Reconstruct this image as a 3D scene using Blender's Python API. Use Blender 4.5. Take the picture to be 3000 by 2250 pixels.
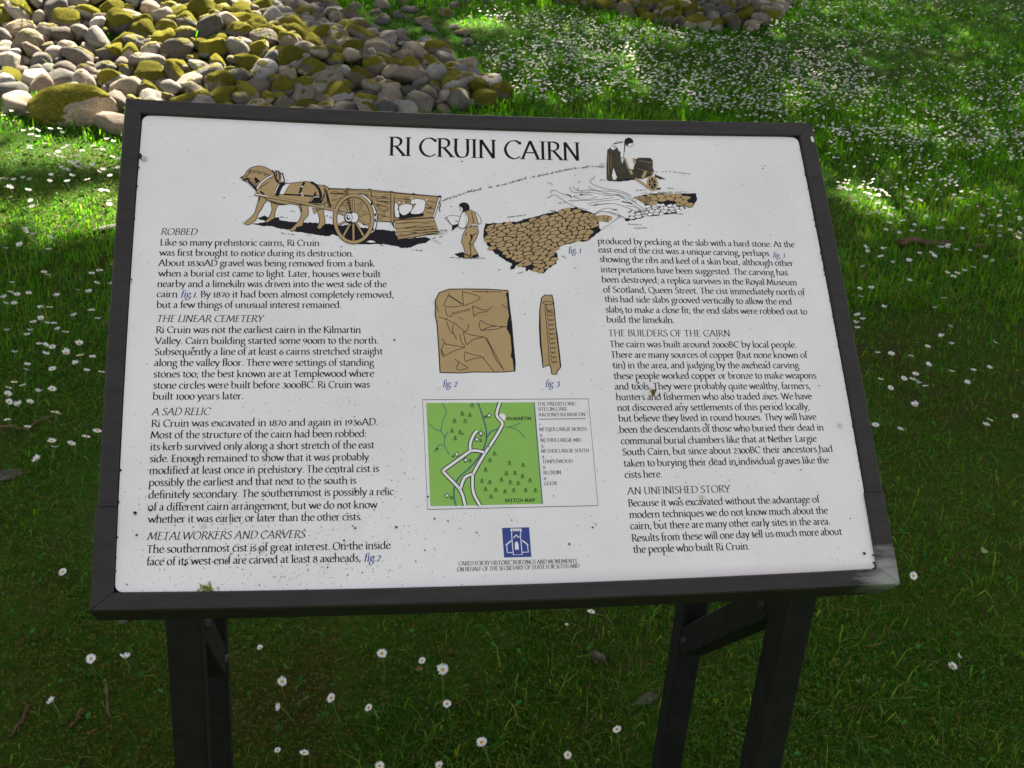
import bpy, bmesh, math, random
import numpy as np
from mathutils import Vector, Matrix
from mathutils.geometry import tessellate_polygon

# ------------------------------------------------------------------ start clean
for o in list(bpy.data.objects):
    bpy.data.objects.remove(o)
scene = bpy.context.scene
COL = scene.collection
rad = math.radians
rng = np.random.default_rng(7)
random.seed(7)

# ------------------------------------------------------------------ camera
FPX = 3491.36                                   # focal length in pixels of a 3000 px wide frame
PITCH, ROLL, YAW = 0.434460, 0.076305, 0.186591
ZB = 0.86                                        # height of the sign's lower edge
CAM = Vector((-0.2533, -1.1867, 0.8486 + ZB))
fwd = Vector((math.sin(YAW) * math.cos(PITCH), math.cos(YAW) * math.cos(PITCH), -math.sin(PITCH)))
rt = Vector((math.cos(YAW), -math.sin(YAW), 0))
up = rt.cross(fwd)
cam_x = math.cos(ROLL) * rt + math.sin(ROLL) * up
cam_y = -math.sin(ROLL) * rt + math.cos(ROLL) * up
cd = bpy.data.cameras.new('camera')
cd.sensor_fit = 'HORIZONTAL'
cd.sensor_width = 36
cd.lens = 36 * FPX / 3000
cd.dof.use_dof = True
cd.dof.focus_distance = 1.52
cd.dof.aperture_fstop = 22
cd.clip_start = 0.02
cd.clip_end = 2000
camera = bpy.data.objects.new('camera', cd)
COL.objects.link(camera)
camera.matrix_world = Matrix(((cam_x.x, cam_y.x, -fwd.x, CAM.x), (cam_x.y, cam_y.y, -fwd.y, CAM.y),
                              (cam_x.z, cam_y.z, -fwd.z, CAM.z), (0, 0, 0, 1)))
scene.camera = camera

# ------------------------------------------------------------------ sky, sun, exposure
SUN_EL, SUN_AZ = rad(43), rad(14)
SKY_STRENGTH, SUN_STRENGTH, EXPOSURE = 0.045, 5.0, 2.72
world = bpy.data.worlds.new('World')
scene.world = world
world.use_nodes = True
wn = world.node_tree.nodes
sky = wn.new('ShaderNodeTexSky')
sky.sky_type = 'NISHITA'
sky.sun_disc = False
sky.sun_elevation = SUN_EL
sky.sun_rotation = SUN_AZ
sky.dust_density = 4.0
haze_white = wn.new('ShaderNodeHueSaturation')        # thin high cloud: a paler, less blue sky
haze_white.inputs['Saturation'].default_value = 0.22
world.node_tree.links.new(sky.outputs[0], haze_white.inputs['Color'])
world.node_tree.links.new(haze_white.outputs[0], wn['Background'].inputs[0])
wn['Background'].inputs[1].default_value = SKY_STRENGTH
TO_SUN = Vector((math.sin(SUN_AZ) * math.cos(SUN_EL), math.cos(SUN_AZ) * math.cos(SUN_EL), math.sin(SUN_EL)))
sl = bpy.data.lights.new('sun', 'SUN')
sl.energy = SUN_STRENGTH
sl.angle = rad(0.5)
sl.color = (1.0, 0.91, 0.73)
sun = bpy.data.objects.new('sun', sl)
COL.objects.link(sun)
sun.rotation_euler = TO_SUN.to_track_quat('Z', 'Y').to_euler()
sun.location = TO_SUN * 40
scene.view_settings.view_transform = 'Standard'
scene.view_settings.look = 'None'
scene.view_settings.exposure = EXPOSURE
scene.view_settings.gamma = 1
scene.view_settings.use_curve_mapping = False
scene.render.engine = 'CYCLES'
scene.cycles.max_bounces = 6
scene.cycles.use_denoising = True
scene.cycles.transparent_max_bounces = 4

# ------------------------------------------------------------------ helpers
def link(o, parent=None, kind=None):
    COL.objects.link(o)
    if parent is not None:
        o.parent = parent
    if kind:
        o['kind'] = kind
    return o

def tag(o, label, cat, group=None):
    o['label'] = label
    o['category'] = cat
    if group:
        o['group'] = group
    return o

def mesh_np(name, verts, faces_flat, loop_tot, mat=None, colors=None, smooth=False):
    """verts (n,3), faces as flat index list with loop totals"""
    me = bpy.data.meshes.new(name)
    verts = np.asarray(verts, np.float32)
    me.vertices.add(len(verts))
    me.vertices.foreach_set('co', verts.ravel())
    faces_flat = np.asarray(faces_flat, np.int32)
    loop_tot = np.asarray(loop_tot, np.int32)
    me.loops.add(len(faces_flat))
    me.loops.foreach_set('vertex_index', faces_flat)
    me.polygons.add(len(loop_tot))
    ls = np.concatenate([[0], np.cumsum(loop_tot)[:-1]]).astype(np.int32)
    me.polygons.foreach_set('loop_start', ls)
    me.polygons.foreach_set('loop_total', loop_tot)
    if smooth:
        me.polygons.foreach_set('use_smooth', np.ones(len(loop_tot), bool))
    if colors is not None:
        ca = me.color_attributes.new('tint', 'FLOAT_COLOR', 'POINT')
        c4 = np.ones((len(verts), 4), np.float32)
        c4[:, :3] = colors
        ca.data.foreach_set('color', c4.ravel())
    me.update(calc_edges=True)
    me.validate()
    if mat:
        me.materials.append(mat)
    return me

def obj(name, me, parent=None, kind=None):
    return link(bpy.data.objects.new(name, me), parent, kind)

def empty(name, loc, parent=None):
    o = bpy.data.objects.new(name, None)
    o.location = loc
    o.empty_display_size = 0.1
    return link(o, parent)

def bm_obj(name, bm, mat, parent=None, smooth=False, kind=None):
    me = bpy.data.meshes.new(name)
    bmesh.ops.recalc_face_normals(bm, faces=bm.faces)
    bm.to_mesh(me)
    bm.free()
    if smooth:
        for p in me.polygons:
            p.use_smooth = True
    me.materials.append(mat)
    return obj(name, me, parent, kind)

def ray(px, py):
    """viewing ray through a point measured on the 3000 x 2250 photograph"""
    return (cam_x * ((px - 1500) / FPX) + cam_y * ((1125 - py) / FPX) + fwd)

SLOPE = 0.12
def ground_at(px, py, h=0.0):
    """where that ray meets the sloping lawn (h above it)"""
    d = ray(px, py)
    k = (SLOPE * CAM.y + h - CAM.z) / (d.z - SLOPE * d.y)
    return CAM + d * k
def gd(dx, dy, h=0.0):            # same from the 2212 px wide view
    return ground_at(dx / 0.73733, dy / 0.73733, h)

# ------------------------------------------------------------------ materials
def new_mat(name):
    m = bpy.data.materials.new(name)
    m.use_nodes = True
    return m, m.node_tree.nodes, m.node_tree.links, m.node_tree.nodes['Principled BSDF']

def simple(name, col, rough=0.6, spec=0.3, noise=0.0, scale=40, bump=0.0, bscale=200):
    m, n, l, p = new_mat(name)
    p.inputs['Base Color'].default_value = (*col, 1)
    p.inputs['Roughness'].default_value = rough
    p.inputs['Specular IOR Level'].default_value = spec
    tc = n.new('ShaderNodeTexCoord')
    if noise:
        t = n.new('ShaderNodeTexNoise'); t.inputs['Scale'].default_value = scale; t.inputs['Detail'].default_value = 6
        l.new(tc.outputs['Object'], t.inputs['Vector'])
        r = n.new('ShaderNodeValToRGB')
        r.color_ramp.elements[0].position = 0.3; r.color_ramp.elements[1].position = 0.7
        r.color_ramp.elements[0].color = (*[c * (1 - noise) for c in col], 1)
        r.color_ramp.elements[1].color = (*[min(1, c * (1 + noise)) for c in col], 1)
        l.new(t.outputs['Fac'], r.inputs[0]); l.new(r.outputs[0], p.inputs['Base Color'])
    if bump:
        t2 = n.new('ShaderNodeTexNoise'); t2.inputs['Scale'].default_value = bscale; t2.inputs['Detail'].default_value = 5
        l.new(tc.outputs['Object'], t2.inputs['Vector'])
        b = n.new('ShaderNodeBump'); b.inputs['Strength'].default_value = bump; b.inputs['Distance'].default_value = 0.01
        l.new(t2.outputs['Fac'], b.inputs['Height']); l.new(b.outputs[0], p.inputs['Normal'])
    return m

def foliage_mat(name, trans=0.45, rough=0.5, gain=1.0):
    """leaf / blade material: colour from the per-piece tint, partly translucent"""
    m, n, l, p = new_mat(name)
    a = n.new('ShaderNodeVertexColor'); a.layer_name = 'tint'
    l.new(a.outputs['Color'], p.inputs['Base Color'])
    p.inputs['Roughness'].default_value = rough
    p.inputs['Specular IOR Level'].default_value = 0.1
    t = n.new('ShaderNodeBsdfTranslucent')
    hs = n.new('ShaderNodeHueSaturation'); hs.inputs['Value'].default_value = 1.7; hs.inputs['Hue'].default_value = 0.487; hs.inputs['Saturation'].default_value = 1.15
    l.new(a.outputs['Color'], hs.inputs['Color']); l.new(hs.outputs[0], t.inputs['Color'])
    mx = n.new('ShaderNodeMixShader'); mx.inputs[0].default_value = trans
    l.new(p.outputs[0], mx.inputs[1]); l.new(t.outputs[0], mx.inputs[2])
    l.new(mx.outputs[0], n['Material Output'].inputs['Surface'])
    return m

def stone_mat():
    m, n, l, p = new_mat('mossy_cobble')
    tc = n.new('ShaderNodeTexCoord'); oi = n.new('ShaderNodeObjectInfo'); geo = n.new('ShaderNodeNewGeometry')
    at = n.new('ShaderNodeAttribute'); at.attribute_name = 'stone_tint'
    ac = n.new('ShaderNodeVectorMath'); ac.operation = 'ADD'
    l.new(oi.outputs['Color'], ac.inputs[0]); l.new(at.outputs['Vector'], ac.inputs[1])
    sep = n.new('ShaderNodeSeparateXYZ'); l.new(ac.outputs[0], sep.inputs[0])
    addv = n.new('ShaderNodeVectorMath'); addv.operation = 'ADD'
    l.new(tc.outputs['Object'], addv.inputs[0]); l.new(oi.outputs['Location'], addv.inputs[1])
    # stone: two greys/browns with speckle
    n1 = n.new('ShaderNodeTexNoise'); n1.inputs['Scale'].default_value = 2.2; n1.inputs['Detail'].default_value = 8; n1.inputs['Roughness'].default_value = 0.65
    l.new(addv.outputs[0], n1.inputs['Vector'])
    base = n.new('ShaderNodeMix'); base.data_type = 'RGBA'
    base.inputs['A'].default_value = (0.135, 0.132, 0.13, 1); base.inputs['B'].default_value = (0.165, 0.128, 0.095, 1)
    l.new(sep.outputs['Z'], base.inputs['Factor'])
    val = n.new('ShaderNodeMapRange'); val.inputs['To Min'].default_value = 0.35; val.inputs['To Max'].default_value = 1.75
    l.new(n1.outputs['Fac'], val.inputs['Value'])
    mul = n.new('ShaderNodeMath'); mul.operation = 'MULTIPLY'; l.new(val.outputs[0], mul.inputs[0])
    g2 = n.new('ShaderNodeMapRange'); g2.inputs['To Min'].default_value = 0.55; g2.inputs['To Max'].default_value = 2.2
    l.new(sep.outputs['Y'], g2.inputs['Value']); l.new(g2.outputs[0], mul.inputs[1])
    n4 = n.new('ShaderNodeTexNoise'); n4.inputs['Scale'].default_value = 19; n4.inputs['Detail'].default_value = 4; n4.inputs['Roughness'].default_value = 0.7
    l.new(addv.outputs[0], n4.inputs['Vector'])
    sk = n.new('ShaderNodeMapRange'); sk.inputs['From Min'].default_value = .25; sk.inputs['From Max'].default_value = .75; sk.inputs['To Min'].default_value = .45; sk.inputs['To Max'].default_value = 1.5
    l.new(n4.outputs['Fac'], sk.inputs['Value'])
    mul2 = n.new('ShaderNodeMath'); mul2.operation = 'MULTIPLY'; l.new(mul.outputs[0], mul2.inputs[0]); l.new(sk.outputs[0], mul2.inputs[1])
    vm = n.new('ShaderNodeVectorMath'); vm.operation = 'SCALE'
    l.new(base.outputs['Result'], vm.inputs[0]); l.new(mul2.outputs[0], vm.inputs['Scale'])
    # moss mask: upward faces, broken by noise, amount per stone
    sx = n.new('ShaderNodeSeparateXYZ'); l.new(geo.outputs['Normal'], sx.inputs[0])
    n2 = n.new('ShaderNodeTexNoise'); n2.inputs['Scale'].default_value = 1.6; n2.inputs['Detail'].default_value = 5
    l.new(addv.outputs[0], n2.inputs['Vector'])
    a1 = n.new('ShaderNodeMath'); a1.operation = 'MULTIPLY_ADD'; a1.inputs[1].default_value = 0.35
    l.new(sx.outputs['Z'], a1.inputs[0]); l.new(n2.outputs['Fac'], a1.inputs[2])
    a2 = n.new('ShaderNodeMath'); a2.operation = 'ADD'; l.new(a1.outputs[0], a2.inputs[0]); l.new(sep.outputs['X'], a2.inputs[1])
    msk = n.new('ShaderNodeMapRange'); msk.inputs['From Min'].default_value = 1.02; msk.inputs['From Max'].default_value = 1.12
    l.new(a2.outputs[0], msk.inputs['Value'])
    n3 = n.new('ShaderNodeTexNoise'); n3.inputs['Scale'].default_value = 26; n3.inputs['Detail'].default_value = 6
    l.new(addv.outputs[0], n3.inputs['Vector'])
    mc = n.new('ShaderNodeValToRGB')
    mc.color_ramp.elements[0].position = 0.3; mc.color_ramp.elements[0].color = (0.075, 0.066, 0.008, 1)
    mc.color_ramp.elements[1].position = 0.7; mc.color_ramp.elements[1].color = (0.26, 0.235, 0.025, 1)
    l.new(n3.outputs['Fac'], mc.inputs[0])
    mix = n.new('ShaderNodeMix'); mix.data_type = 'RGBA'
    l.new(msk.outputs[0], mix.inputs['Factor']); l.new(vm.outputs[0], mix.inputs['A']); l.new(mc.outputs[0], mix.inputs['B'])
    l.new(mix.outputs['Result'], p.inputs['Base Color'])
    p.inputs['Roughness'].default_value = 0.85; p.inputs['Specular IOR Level'].default_value = 0.2
    # relief: moss cushions rise above the stone and are fluffy
    hs = n.new('ShaderNodeMath'); hs.operation = 'MULTIPLY'; l.new(n3.outputs['Fac'], hs.inputs[0]); l.new(msk.outputs[0], hs.inputs[1])
    h2 = n.new('ShaderNodeMath'); h2.operation = 'MULTIPLY_ADD'; h2.inputs[1].default_value = 0.35
    l.new(n1.outputs['Fac'], h2.inputs[0]); l.new(hs.outputs[0], h2.inputs[2])
    h3 = n.new('ShaderNodeMath'); h3.operation = 'MULTIPLY_ADD'; h3.inputs[1].default_value = 0.6
    l.new(msk.outputs[0], h3.inputs[0]); l.new(h2.outputs[0], h3.inputs[2])
    b = n.new('ShaderNodeBump'); b.inputs['Strength'].default_value = 0.8; b.inputs['Distance'].default_value = 0.018
    l.new(h3.outputs[0], b.inputs['Height']); l.new(b.outputs[0], p.inputs['Normal'])
    return m

def ground_mat():
    m, n, l, p = new_mat('mossy_soil')
    tc = n.new('ShaderNodeTexCoord')
    t = n.new('ShaderNodeTexNoise'); t.inputs['Scale'].default_value = 3.5; t.inputs['Detail'].default_value = 8
    l.new(tc.outputs['Object'], t.inputs['Vector'])
    r = n.new('ShaderNodeValToRGB')
    e = r.color_ramp.elements
    e[0].position = 0.32; e[0].color = (0.036, 0.085, 0.010, 1)
    e[1].position = 0.7; e[1].color = (0.060, 0.060, 0.016, 1)
    k = e.new(0.5); k.color = (0.045, 0.095, 0.011, 1)
    l.new(t.outputs['Fac'], r.inputs[0]); l.new(r.outputs[0], p.inputs['Base Color'])
    p.inputs['Roughness'].default_value = 0.95; p.inputs['Specular IOR Level'].default_value = 0.05
    t2 = n.new('ShaderNodeTexNoise'); t2.inputs['Scale'].default_value = 90; t2.inputs['Detail'].default_value = 5
    l.new(tc.outputs['Object'], t2.inputs['Vector'])
    b = n.new('ShaderNodeBump'); b.inputs['Strength'].default_value = 0.9; b.inputs['Distance'].default_value = 0.015
    l.new(t2.outputs['Fac'], b.inputs['Height']); l.new(b.outputs[0], p.inputs['Normal'])
    return m

def frame_mat():
    """dark painted frame, a little worn, paint rubbed to pale grey at the lower right corner (object space = sign plane)"""
    m, n, l, p = new_mat('dark_painted_frame')
    tc = n.new('ShaderNodeTexCoord')
    mp = n.new('ShaderNodeMapping'); mp.inputs['Scale'].default_value = (5, 30, 30)
    l.new(tc.outputs['Object'], mp.inputs[0])
    t = n.new('ShaderNodeTexNoise'); t.inputs['Scale'].default_value = 3; t.inputs['Detail'].default_value = 8; t.inputs['Roughness'].default_value = 0.7
    l.new(mp.outputs[0], t.inputs['Vector'])
    r = n.new('ShaderNodeValToRGB')
    r.color_ramp.elements[0].position = 0.3; r.color_ramp.elements[0].color = (0.013, 0.010, 0.009, 1)
    r.color_ramp.elements[1].position = 0.72; r.color_ramp.elements[1].color = (0.031, 0.0245, 0.0225, 1)
    l.new(t.outputs['Fac'], r.inputs[0])
    d = n.new('ShaderNodeVectorMath'); d.operation = 'DISTANCE'; d.inputs[1].default_value = (0.492, 0.006, 0.0)
    l.new(tc.outputs['Object'], d.inputs[0])
    ns = n.new('ShaderNodeMath'); ns.operation = 'MULTIPLY_ADD'; ns.inputs[1].default_value = -0.10
    l.new(t.outputs['Fac'], ns.inputs[0]); l.new(d.outputs['Value'], ns.inputs[2])
    mr = n.new('ShaderNodeMapRange'); mr.inputs['From Min'].default_value = 0.002; mr.inputs['From Max'].default_value = -0.034
    l.new(ns.outputs[0], mr.inputs['Value'])
    mix = n.new('ShaderNodeMix'); mix.data_type = 'RGBA'; mix.inputs['B'].default_value = (0.24, 0.235, 0.22, 1)
    l.new(mr.outputs[0], mix.inputs['Factor']); l.new(r.outputs[0], mix.inputs['A'])
    l.new(mix.outputs['Result'], p.inputs['Base Color'])
    p.inputs['Roughness'].default_value = 0.55; p.inputs['Specular IOR Level'].default_value = 0.35
    b = n.new('ShaderNodeBump'); b.inputs['Strength'].default_value = 0.25; b.inputs['Distance'].default_value = 0.002
    l.new(t.outputs['Fac'], b.inputs['Height']); l.new(b.outputs[0], p.inputs['Normal'])
    return m

def plate_mat():
    """off-white printed plate with faint grime and a few rusty-brown spots"""
    m, n, l, p = new_mat('white_plate')
    tc = n.new('ShaderNodeTexCoord')
    t = n.new('ShaderNodeTexNoise'); t.inputs['Scale'].default_value = 6; t.inputs['Detail'].default_value = 7; t.inputs['Roughness'].default_value = 0.6
    l.new(tc.outputs['Object'], t.inputs['Vector'])
    r = n.new('ShaderNodeValToRGB')
    r.color_ramp.elements[0].position = 0.25; r.color_ramp.elements[0].color = (0.715, 0.668, 0.668, 1)
    r.color_ramp.elements[1].position = 0.6; r.color_ramp.elements[1].color = (0.80, 0.747, 0.763, 1)
    l.new(t.outputs['Fac'], r.inputs[0])
    # fine grey grime, strongest low on the left (splash zone)
    t2 = n.new('ShaderNodeTexNoise'); t2.inputs['Scale'].default_value = 300; t2.inputs['Detail'].default_value = 2
    l.new(tc.outputs['Object'], t2.inputs['Vector'])
    dd = n.new('ShaderNodeVectorMath'); dd.operation = 'DISTANCE'; dd.inputs[1].default_value = (-0.30, 0.08, 0)
    l.new(tc.outputs['Object'], dd.inputs[0])
    th = n.new('ShaderNodeMapRange'); th.inputs['From Min'].default_value = 0.0; th.inputs['From Max'].default_value = 0.28
    th.inputs['To Min'].default_value = 0.075; th.inputs['To Max'].default_value = 0.0
    l.new(dd.outputs['Value'], th.inputs['Value'])
    sm = n.new('ShaderNodeMath'); sm.operation = 'ADD'; l.new(t2.outputs['Fac'], sm.inputs[0]); l.new(th.outputs[0], sm.inputs[1])
    mr = n.new('ShaderNodeMapRange'); mr.inputs['From Min'].default_value = 0.69; mr.inputs['From Max'].default_value = 0.76; mr.inputs['To Max'].default_value = 0.65
    l.new(sm.outputs[0], mr.inputs['Value'])
    mx = n.new('ShaderNodeMix'); mx.data_type = 'RGBA'; mx.inputs['B'].default_value = (0.16, 0.14, 0.12, 1)
    l.new(mr.outputs[0], mx.inputs['Factor']); l.new(r.outputs[0], mx.inputs['A'])
    # round tan spots
    vo = n.new('ShaderNodeTexVoronoi'); vo.inputs['Scale'].default_value = 24
    l.new(tc.outputs['Object'], vo.inputs['Vector'])
    sp = n.new('ShaderNodeMapRange'); sp.inputs['From Min'].default_value = 0.16; sp.inputs['From Max'].default_value = 0.05
    l.new(vo.outputs['Distance'], sp.inputs['Value'])
    cs = n.new('ShaderNodeSeparateColor'); l.new(vo.outputs['Color'], cs.inputs[0])
    th2 = n.new('ShaderNodeMapRange'); th2.inputs['From Min'].default_value = 0.0; th2.inputs['From Max'].default_value = 0.35
    th2.inputs['To Min'].default_value = 0.45; th2.inputs['To Max'].default_value = 0.93
    l.new(dd.outputs['Value'], th2.inputs['Value'])
    gt = n.new('ShaderNodeMath'); gt.operation = 'GREATER_THAN'; l.new(cs.outputs['Red'], gt.inputs[0]); l.new(th2.outputs[0], gt.inputs[1])
    ml = n.new('ShaderNodeMath'); ml.operation = 'MULTIPLY'; l.new(sp.outputs[0], ml.inputs[0]); l.new(gt.outputs[0], ml.inputs[1])
    m3 = n.new('ShaderNodeMath'); m3.operation = 'MULTIPLY'; m3.inputs[1].default_value = 0.6; l.new(ml.outputs[0], m3.inputs[0])
    mx2 = n.new('ShaderNodeMix'); mx2.data_type = 'RGBA'; mx2.inputs['B'].default_value = (0.42, 0.30, 0.20, 1)
    l.new(m3.outputs[0], mx2.inputs['Factor']); l.new(mx.outputs['Result'], mx2.inputs['A'])
    # rust run along the bottom edge towards the right corner
    sx = n.new('ShaderNodeSeparateXYZ'); l.new(tc.outputs['Object'], sx.inputs[0])
    ry = n.new('ShaderNodeMapRange'); ry.inputs['From Min'].default_value = 0.034; ry.inputs['From Max'].default_value = 0.019
    l.new(sx.outputs['Y'], ry.inputs['Value'])
    rx = n.new('ShaderNodeMapRange'); rx.inputs['From Min'].default_value = -0.2; rx.inputs['From Max'].default_value = 0.47; rx.inputs['To Max'].default_value = 0.75
    l.new(sx.outputs['X'], rx.inputs['Value'])
    rm = n.new('ShaderNodeMath'); rm.operation = 'MULTIPLY'; l.new(ry.outputs[0], rm.inputs[0]); l.new(rx.outputs[0], rm.inputs[1])
    rm2 = n.new('ShaderNodeMath'); rm2.operation = 'MULTIPLY'; l.new(rm.outputs[0], rm2.inputs[0]); l.new(t.outputs['Fac'], rm2.inputs[1])
    mx3 = n.new('ShaderNodeMix'); mx3.data_type = 'RGBA'; mx3.inputs['B'].default_value = (0.20, 0.11, 0.08, 1)
    l.new(rm2.outputs[0], mx3.inputs['Factor']); l.new(mx2.outputs['Result'], mx3.inputs['A'])
    l.new(mx3.outputs['Result'], p.inputs['Base Color'])
    p.inputs['Roughness'].default_value = 0.42; p.inputs['Specular IOR Level'].default_value = 0.3
    return m

M_STONE = stone_mat(); M_GROUND = ground_mat(); M_FRAME = frame_mat(); M_PLATE = plate_mat()
M_GRASS = foliage_mat('grass_blade', 0.58); M_LEAF = foliage_mat('tree_leaf', 0.35); M_COVER = foliage_mat('small_leaf', 0.3)
M_POST = simple('dark_post', (0.011, 0.0105, 0.0105), 0.65, 0.2, 0.35, 25, 0.2, 120)
M_BACK = simple('black_backing', (0.012, 0.011, 0.013), 0.7)
M_INK = simple('black_ink', (0.008, 0.007, 0.011), 0.6, 0.15)
M_INKD = simple('drawing_ink', (0.013, 0.010, 0.014), 0.6, 0.15)
M_TAN = simple('tan_ink', (0.43, 0.285, 0.135), 0.5, 0.3, 0.06, 30)
M_BROWN = simple('brown_black_ink', (0.040, 0.030, 0.018), 0.5, 0.3, 0.5, 120)
M_WHITE = simple('white_ink', (0.80, 0.75, 0.765), 0.45)
M_GREEN = simple('map_green_ink', (0.25, 0.46, 0.09), 0.5)
M_RIVER = simple('river_ink', (0.060, 0.125, 0.16), 0.5)
M_BLUE = simple('blue_ink', (0.030, 0.052, 0.27), 0.5)
M_LOGO = simple('logo_blue_ink', (0.033, 0.055, 0.25), 0.45)
M_DIRT = simple('dark_grit', (0.022, 0.018, 0.016), 0.9)
M_PETAL = simple('white_petal', (0.80, 0.80, 0.82), 0.6, 0.1)
M_DISC = simple('yellow_disc', (0.62, 0.40, 0.03), 0.8, 0.1, 0.3, 600)
M_STEM = simple('green_stem', (0.10, 0.17, 0.04), 0.6)
M_TWIG = simple('dry_twig', (0.13, 0.085, 0.055), 0.85, 0.1, 0.4, 60, 0.4, 150)
M_BARK = simple('bark', (0.09, 0.07, 0.05), 0.9, 0.1, 0.4, 12, 0.8, 20)
M_DEAD = simple('dead_leaf', (0.17, 0.10, 0.05), 0.8, 0.1, 0.4, 60)
M_MOSS = simple('moss_cushion', (0.13, 0.12, 0.02), 0.95, 0.05, 0.5, 120, 0.8, 300)
M_RUST = simple('rust_stain', (0.10, 0.035, 0.025), 0.9)
M_PALE = simple('pale_droppings', (0.55, 0.60, 0.50), 0.7, 0.2, 0.3, 120)

def moss_mat():
    m, n, l, p = new_mat('moss_cushion_material')
    tc = n.new('ShaderNodeTexCoord'); oi = n.new('ShaderNodeObjectInfo')
    t = n.new('ShaderNodeTexNoise'); t.inputs['Scale'].default_value = 14; t.inputs['Detail'].default_value = 8; t.inputs['Roughness'].default_value = .7
    l.new(tc.outputs['Object'], t.inputs['Vector'])
    r = n.new('ShaderNodeValToRGB'); e = r.color_ramp.elements
    e[0].position = .28; e[0].color = (0.065, 0.065, 0.010, 1); e[1].position = .72; e[1].color = (0.42, 0.375, 0.06, 1)
    k = e.new(.5); k.color = (0.22, 0.20, 0.026, 1)
    l.new(t.outputs['Fac'], r.inputs[0])
    v = n.new('ShaderNodeMapRange'); v.inputs['To Min'].default_value = .6; v.inputs['To Max'].default_value = 1.25
    l.new(oi.outputs['Random'], v.inputs['Value'])
    s = n.new('ShaderNodeVectorMath'); s.operation = 'SCALE'; l.new(r.outputs[0], s.inputs[0]); l.new(v.outputs[0], s.inputs['Scale'])
    l.new(s.outputs[0], p.inputs['Base Color'])
    p.inputs['Roughness'].default_value = 1; p.inputs['Specular IOR Level'].default_value = 0.02
    p.inputs['Sheen Weight'].default_value = 0.25; p.inputs['Sheen Tint'].default_value = (.6, .6, .15, 1)
    t2 = n.new('ShaderNodeTexNoise'); t2.inputs['Scale'].default_value = 34; t2.inputs['Detail'].default_value = 4
    l.new(tc.outputs['Object'], t2.inputs['Vector'])
    b = n.new('ShaderNodeBump'); b.inputs['Strength'].default_value = 1.0; b.inputs['Distance'].default_value = 0.02
    l.new(t2.outputs['Fac'], b.inputs['Height']); l.new(b.outputs[0], p.inputs['Normal'])
    return m
M_CUSHION = moss_mat()

# ------------------------------------------------------------------ terrain
def poly_sdf(x, y, P):
    """signed distance (positive inside) to a plan polygon"""
    x = np.asarray(x, float); y = np.asarray(y, float)
    d = np.full(x.shape, 1e9); inside = np.zeros(x.shape, bool)
    n = len(P)
    for i in range(n):
        ax, ay = P[i]; bx, by = P[(i + 1) % n]
        ex, ey = bx - ax, by - ay
        t = np.clip(((x - ax) * ex + (y - ay) * ey) / (ex * ex + ey * ey + 1e-12), 0, 1)
        d = np.minimum(d, np.hypot(x - ax - t * ex, y - ay - t * ey))
        c = ((ay > y) != (by > y)) & (x < (bx - ax) * (y - ay) / (by - ay + 1e-12) + ax)
        inside ^= c
    return np.where(inside, d, -d)

def plan(pts):
    return [(gd(a, b).x, gd(a, b).y) for a, b in pts]
CAIRN = plan([(-330, 215), (-60, 222), (0, 214), (120, 216), (240, 236), (420, 262), (650, 268), (850, 262), (1000, 246), (1100, 228),
              (1075, 195), (1010, 158), (930, 125), (850, 100), (775, 68), (725, 35), (690, -10), (640, -70), (-500, -70)])
CAIRN2 = plan([(1150, 2), (1230, 20), (1330, 38), (1400, 56), (1480, 72), (1560, 79), (1640, 72), (1688, 40), (1700, 0), (1690, -60), (1130, -60)])
_w = [(rng.normal(0, 1, 2) * k, rng.uniform(0, 6.28), 1.0 / k) for k in (1.2, 1.6, 3, 4.5, 7, 11, 18) for _ in range(3)]
def undul(x, y):
    s = 0
    for (kx, ky), ph, a in _w:
        s = s + a * np.sin(kx * x + ky * y + ph)
    return s
def smooth01(t):
    t = np.clip(t, 0, 1); return t * t * (3 - 2 * t)
def height(x, y):
    x = np.asarray(x, float); y = np.asarray(y, float)
    base = np.where(y < 14, SLOPE * y, SLOPE * 14 + 3 * (1 - np.exp(-(np.maximum(y, 14) - 14) * SLOPE / 3)))
    base = np.where(y < -6, SLOPE * -6 + 0.25 * SLOPE * (y + 6) * np.exp((np.minimum(y, -6) + 6) * 0.05), base)
    m1 = 0.22 * smooth01((poly_sdf(x, y, CAIRN) - 0.05) / 1.5)
    m2 = 0.10 * smooth01((poly_sdf(x, y, CAIRN2) - 0.05) / 0.9)
    near = np.exp(-((x / 30) ** 2 + (y / 30) ** 2))
    return base + m1 + m2 + 0.010 * undul(x, y) * near

def axis(a, b, fine0, fine1, step, n_out):
    mid = np.arange(fine0, fine1 + 1e-6, step)
    lo = fine0 - np.geomspace(step, fine0 - a, n_out)[::-1]
    hi = fine1 + np.geomspace(step, b - fine1, n_out)
    return np.concatenate([lo, mid, hi])
gx = axis(-260, 260, -4.5, 6.5, 0.06, 26); gy = axis(-120, 320, -1.0, 8.5, 0.06, 26)
X, Y = np.meshgrid(gx, gy)
Z = height(X, Y)
nx, ny = len(gx), len(gy)
ii = np.arange(nx * ny).reshape(ny, nx)
q = np.stack([ii[:-1, :-1], ii[:-1, 1:], ii[1:, 1:], ii[1:, :-1]], -1).reshape(-1, 4)
ground = obj('ground', mesh_np('ground', np.stack([X.ravel(), Y.ravel(), Z.ravel()], 1), q.ravel(), np.full(len(q), 4), M_GROUND, smooth=True), kind='structure')
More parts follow.
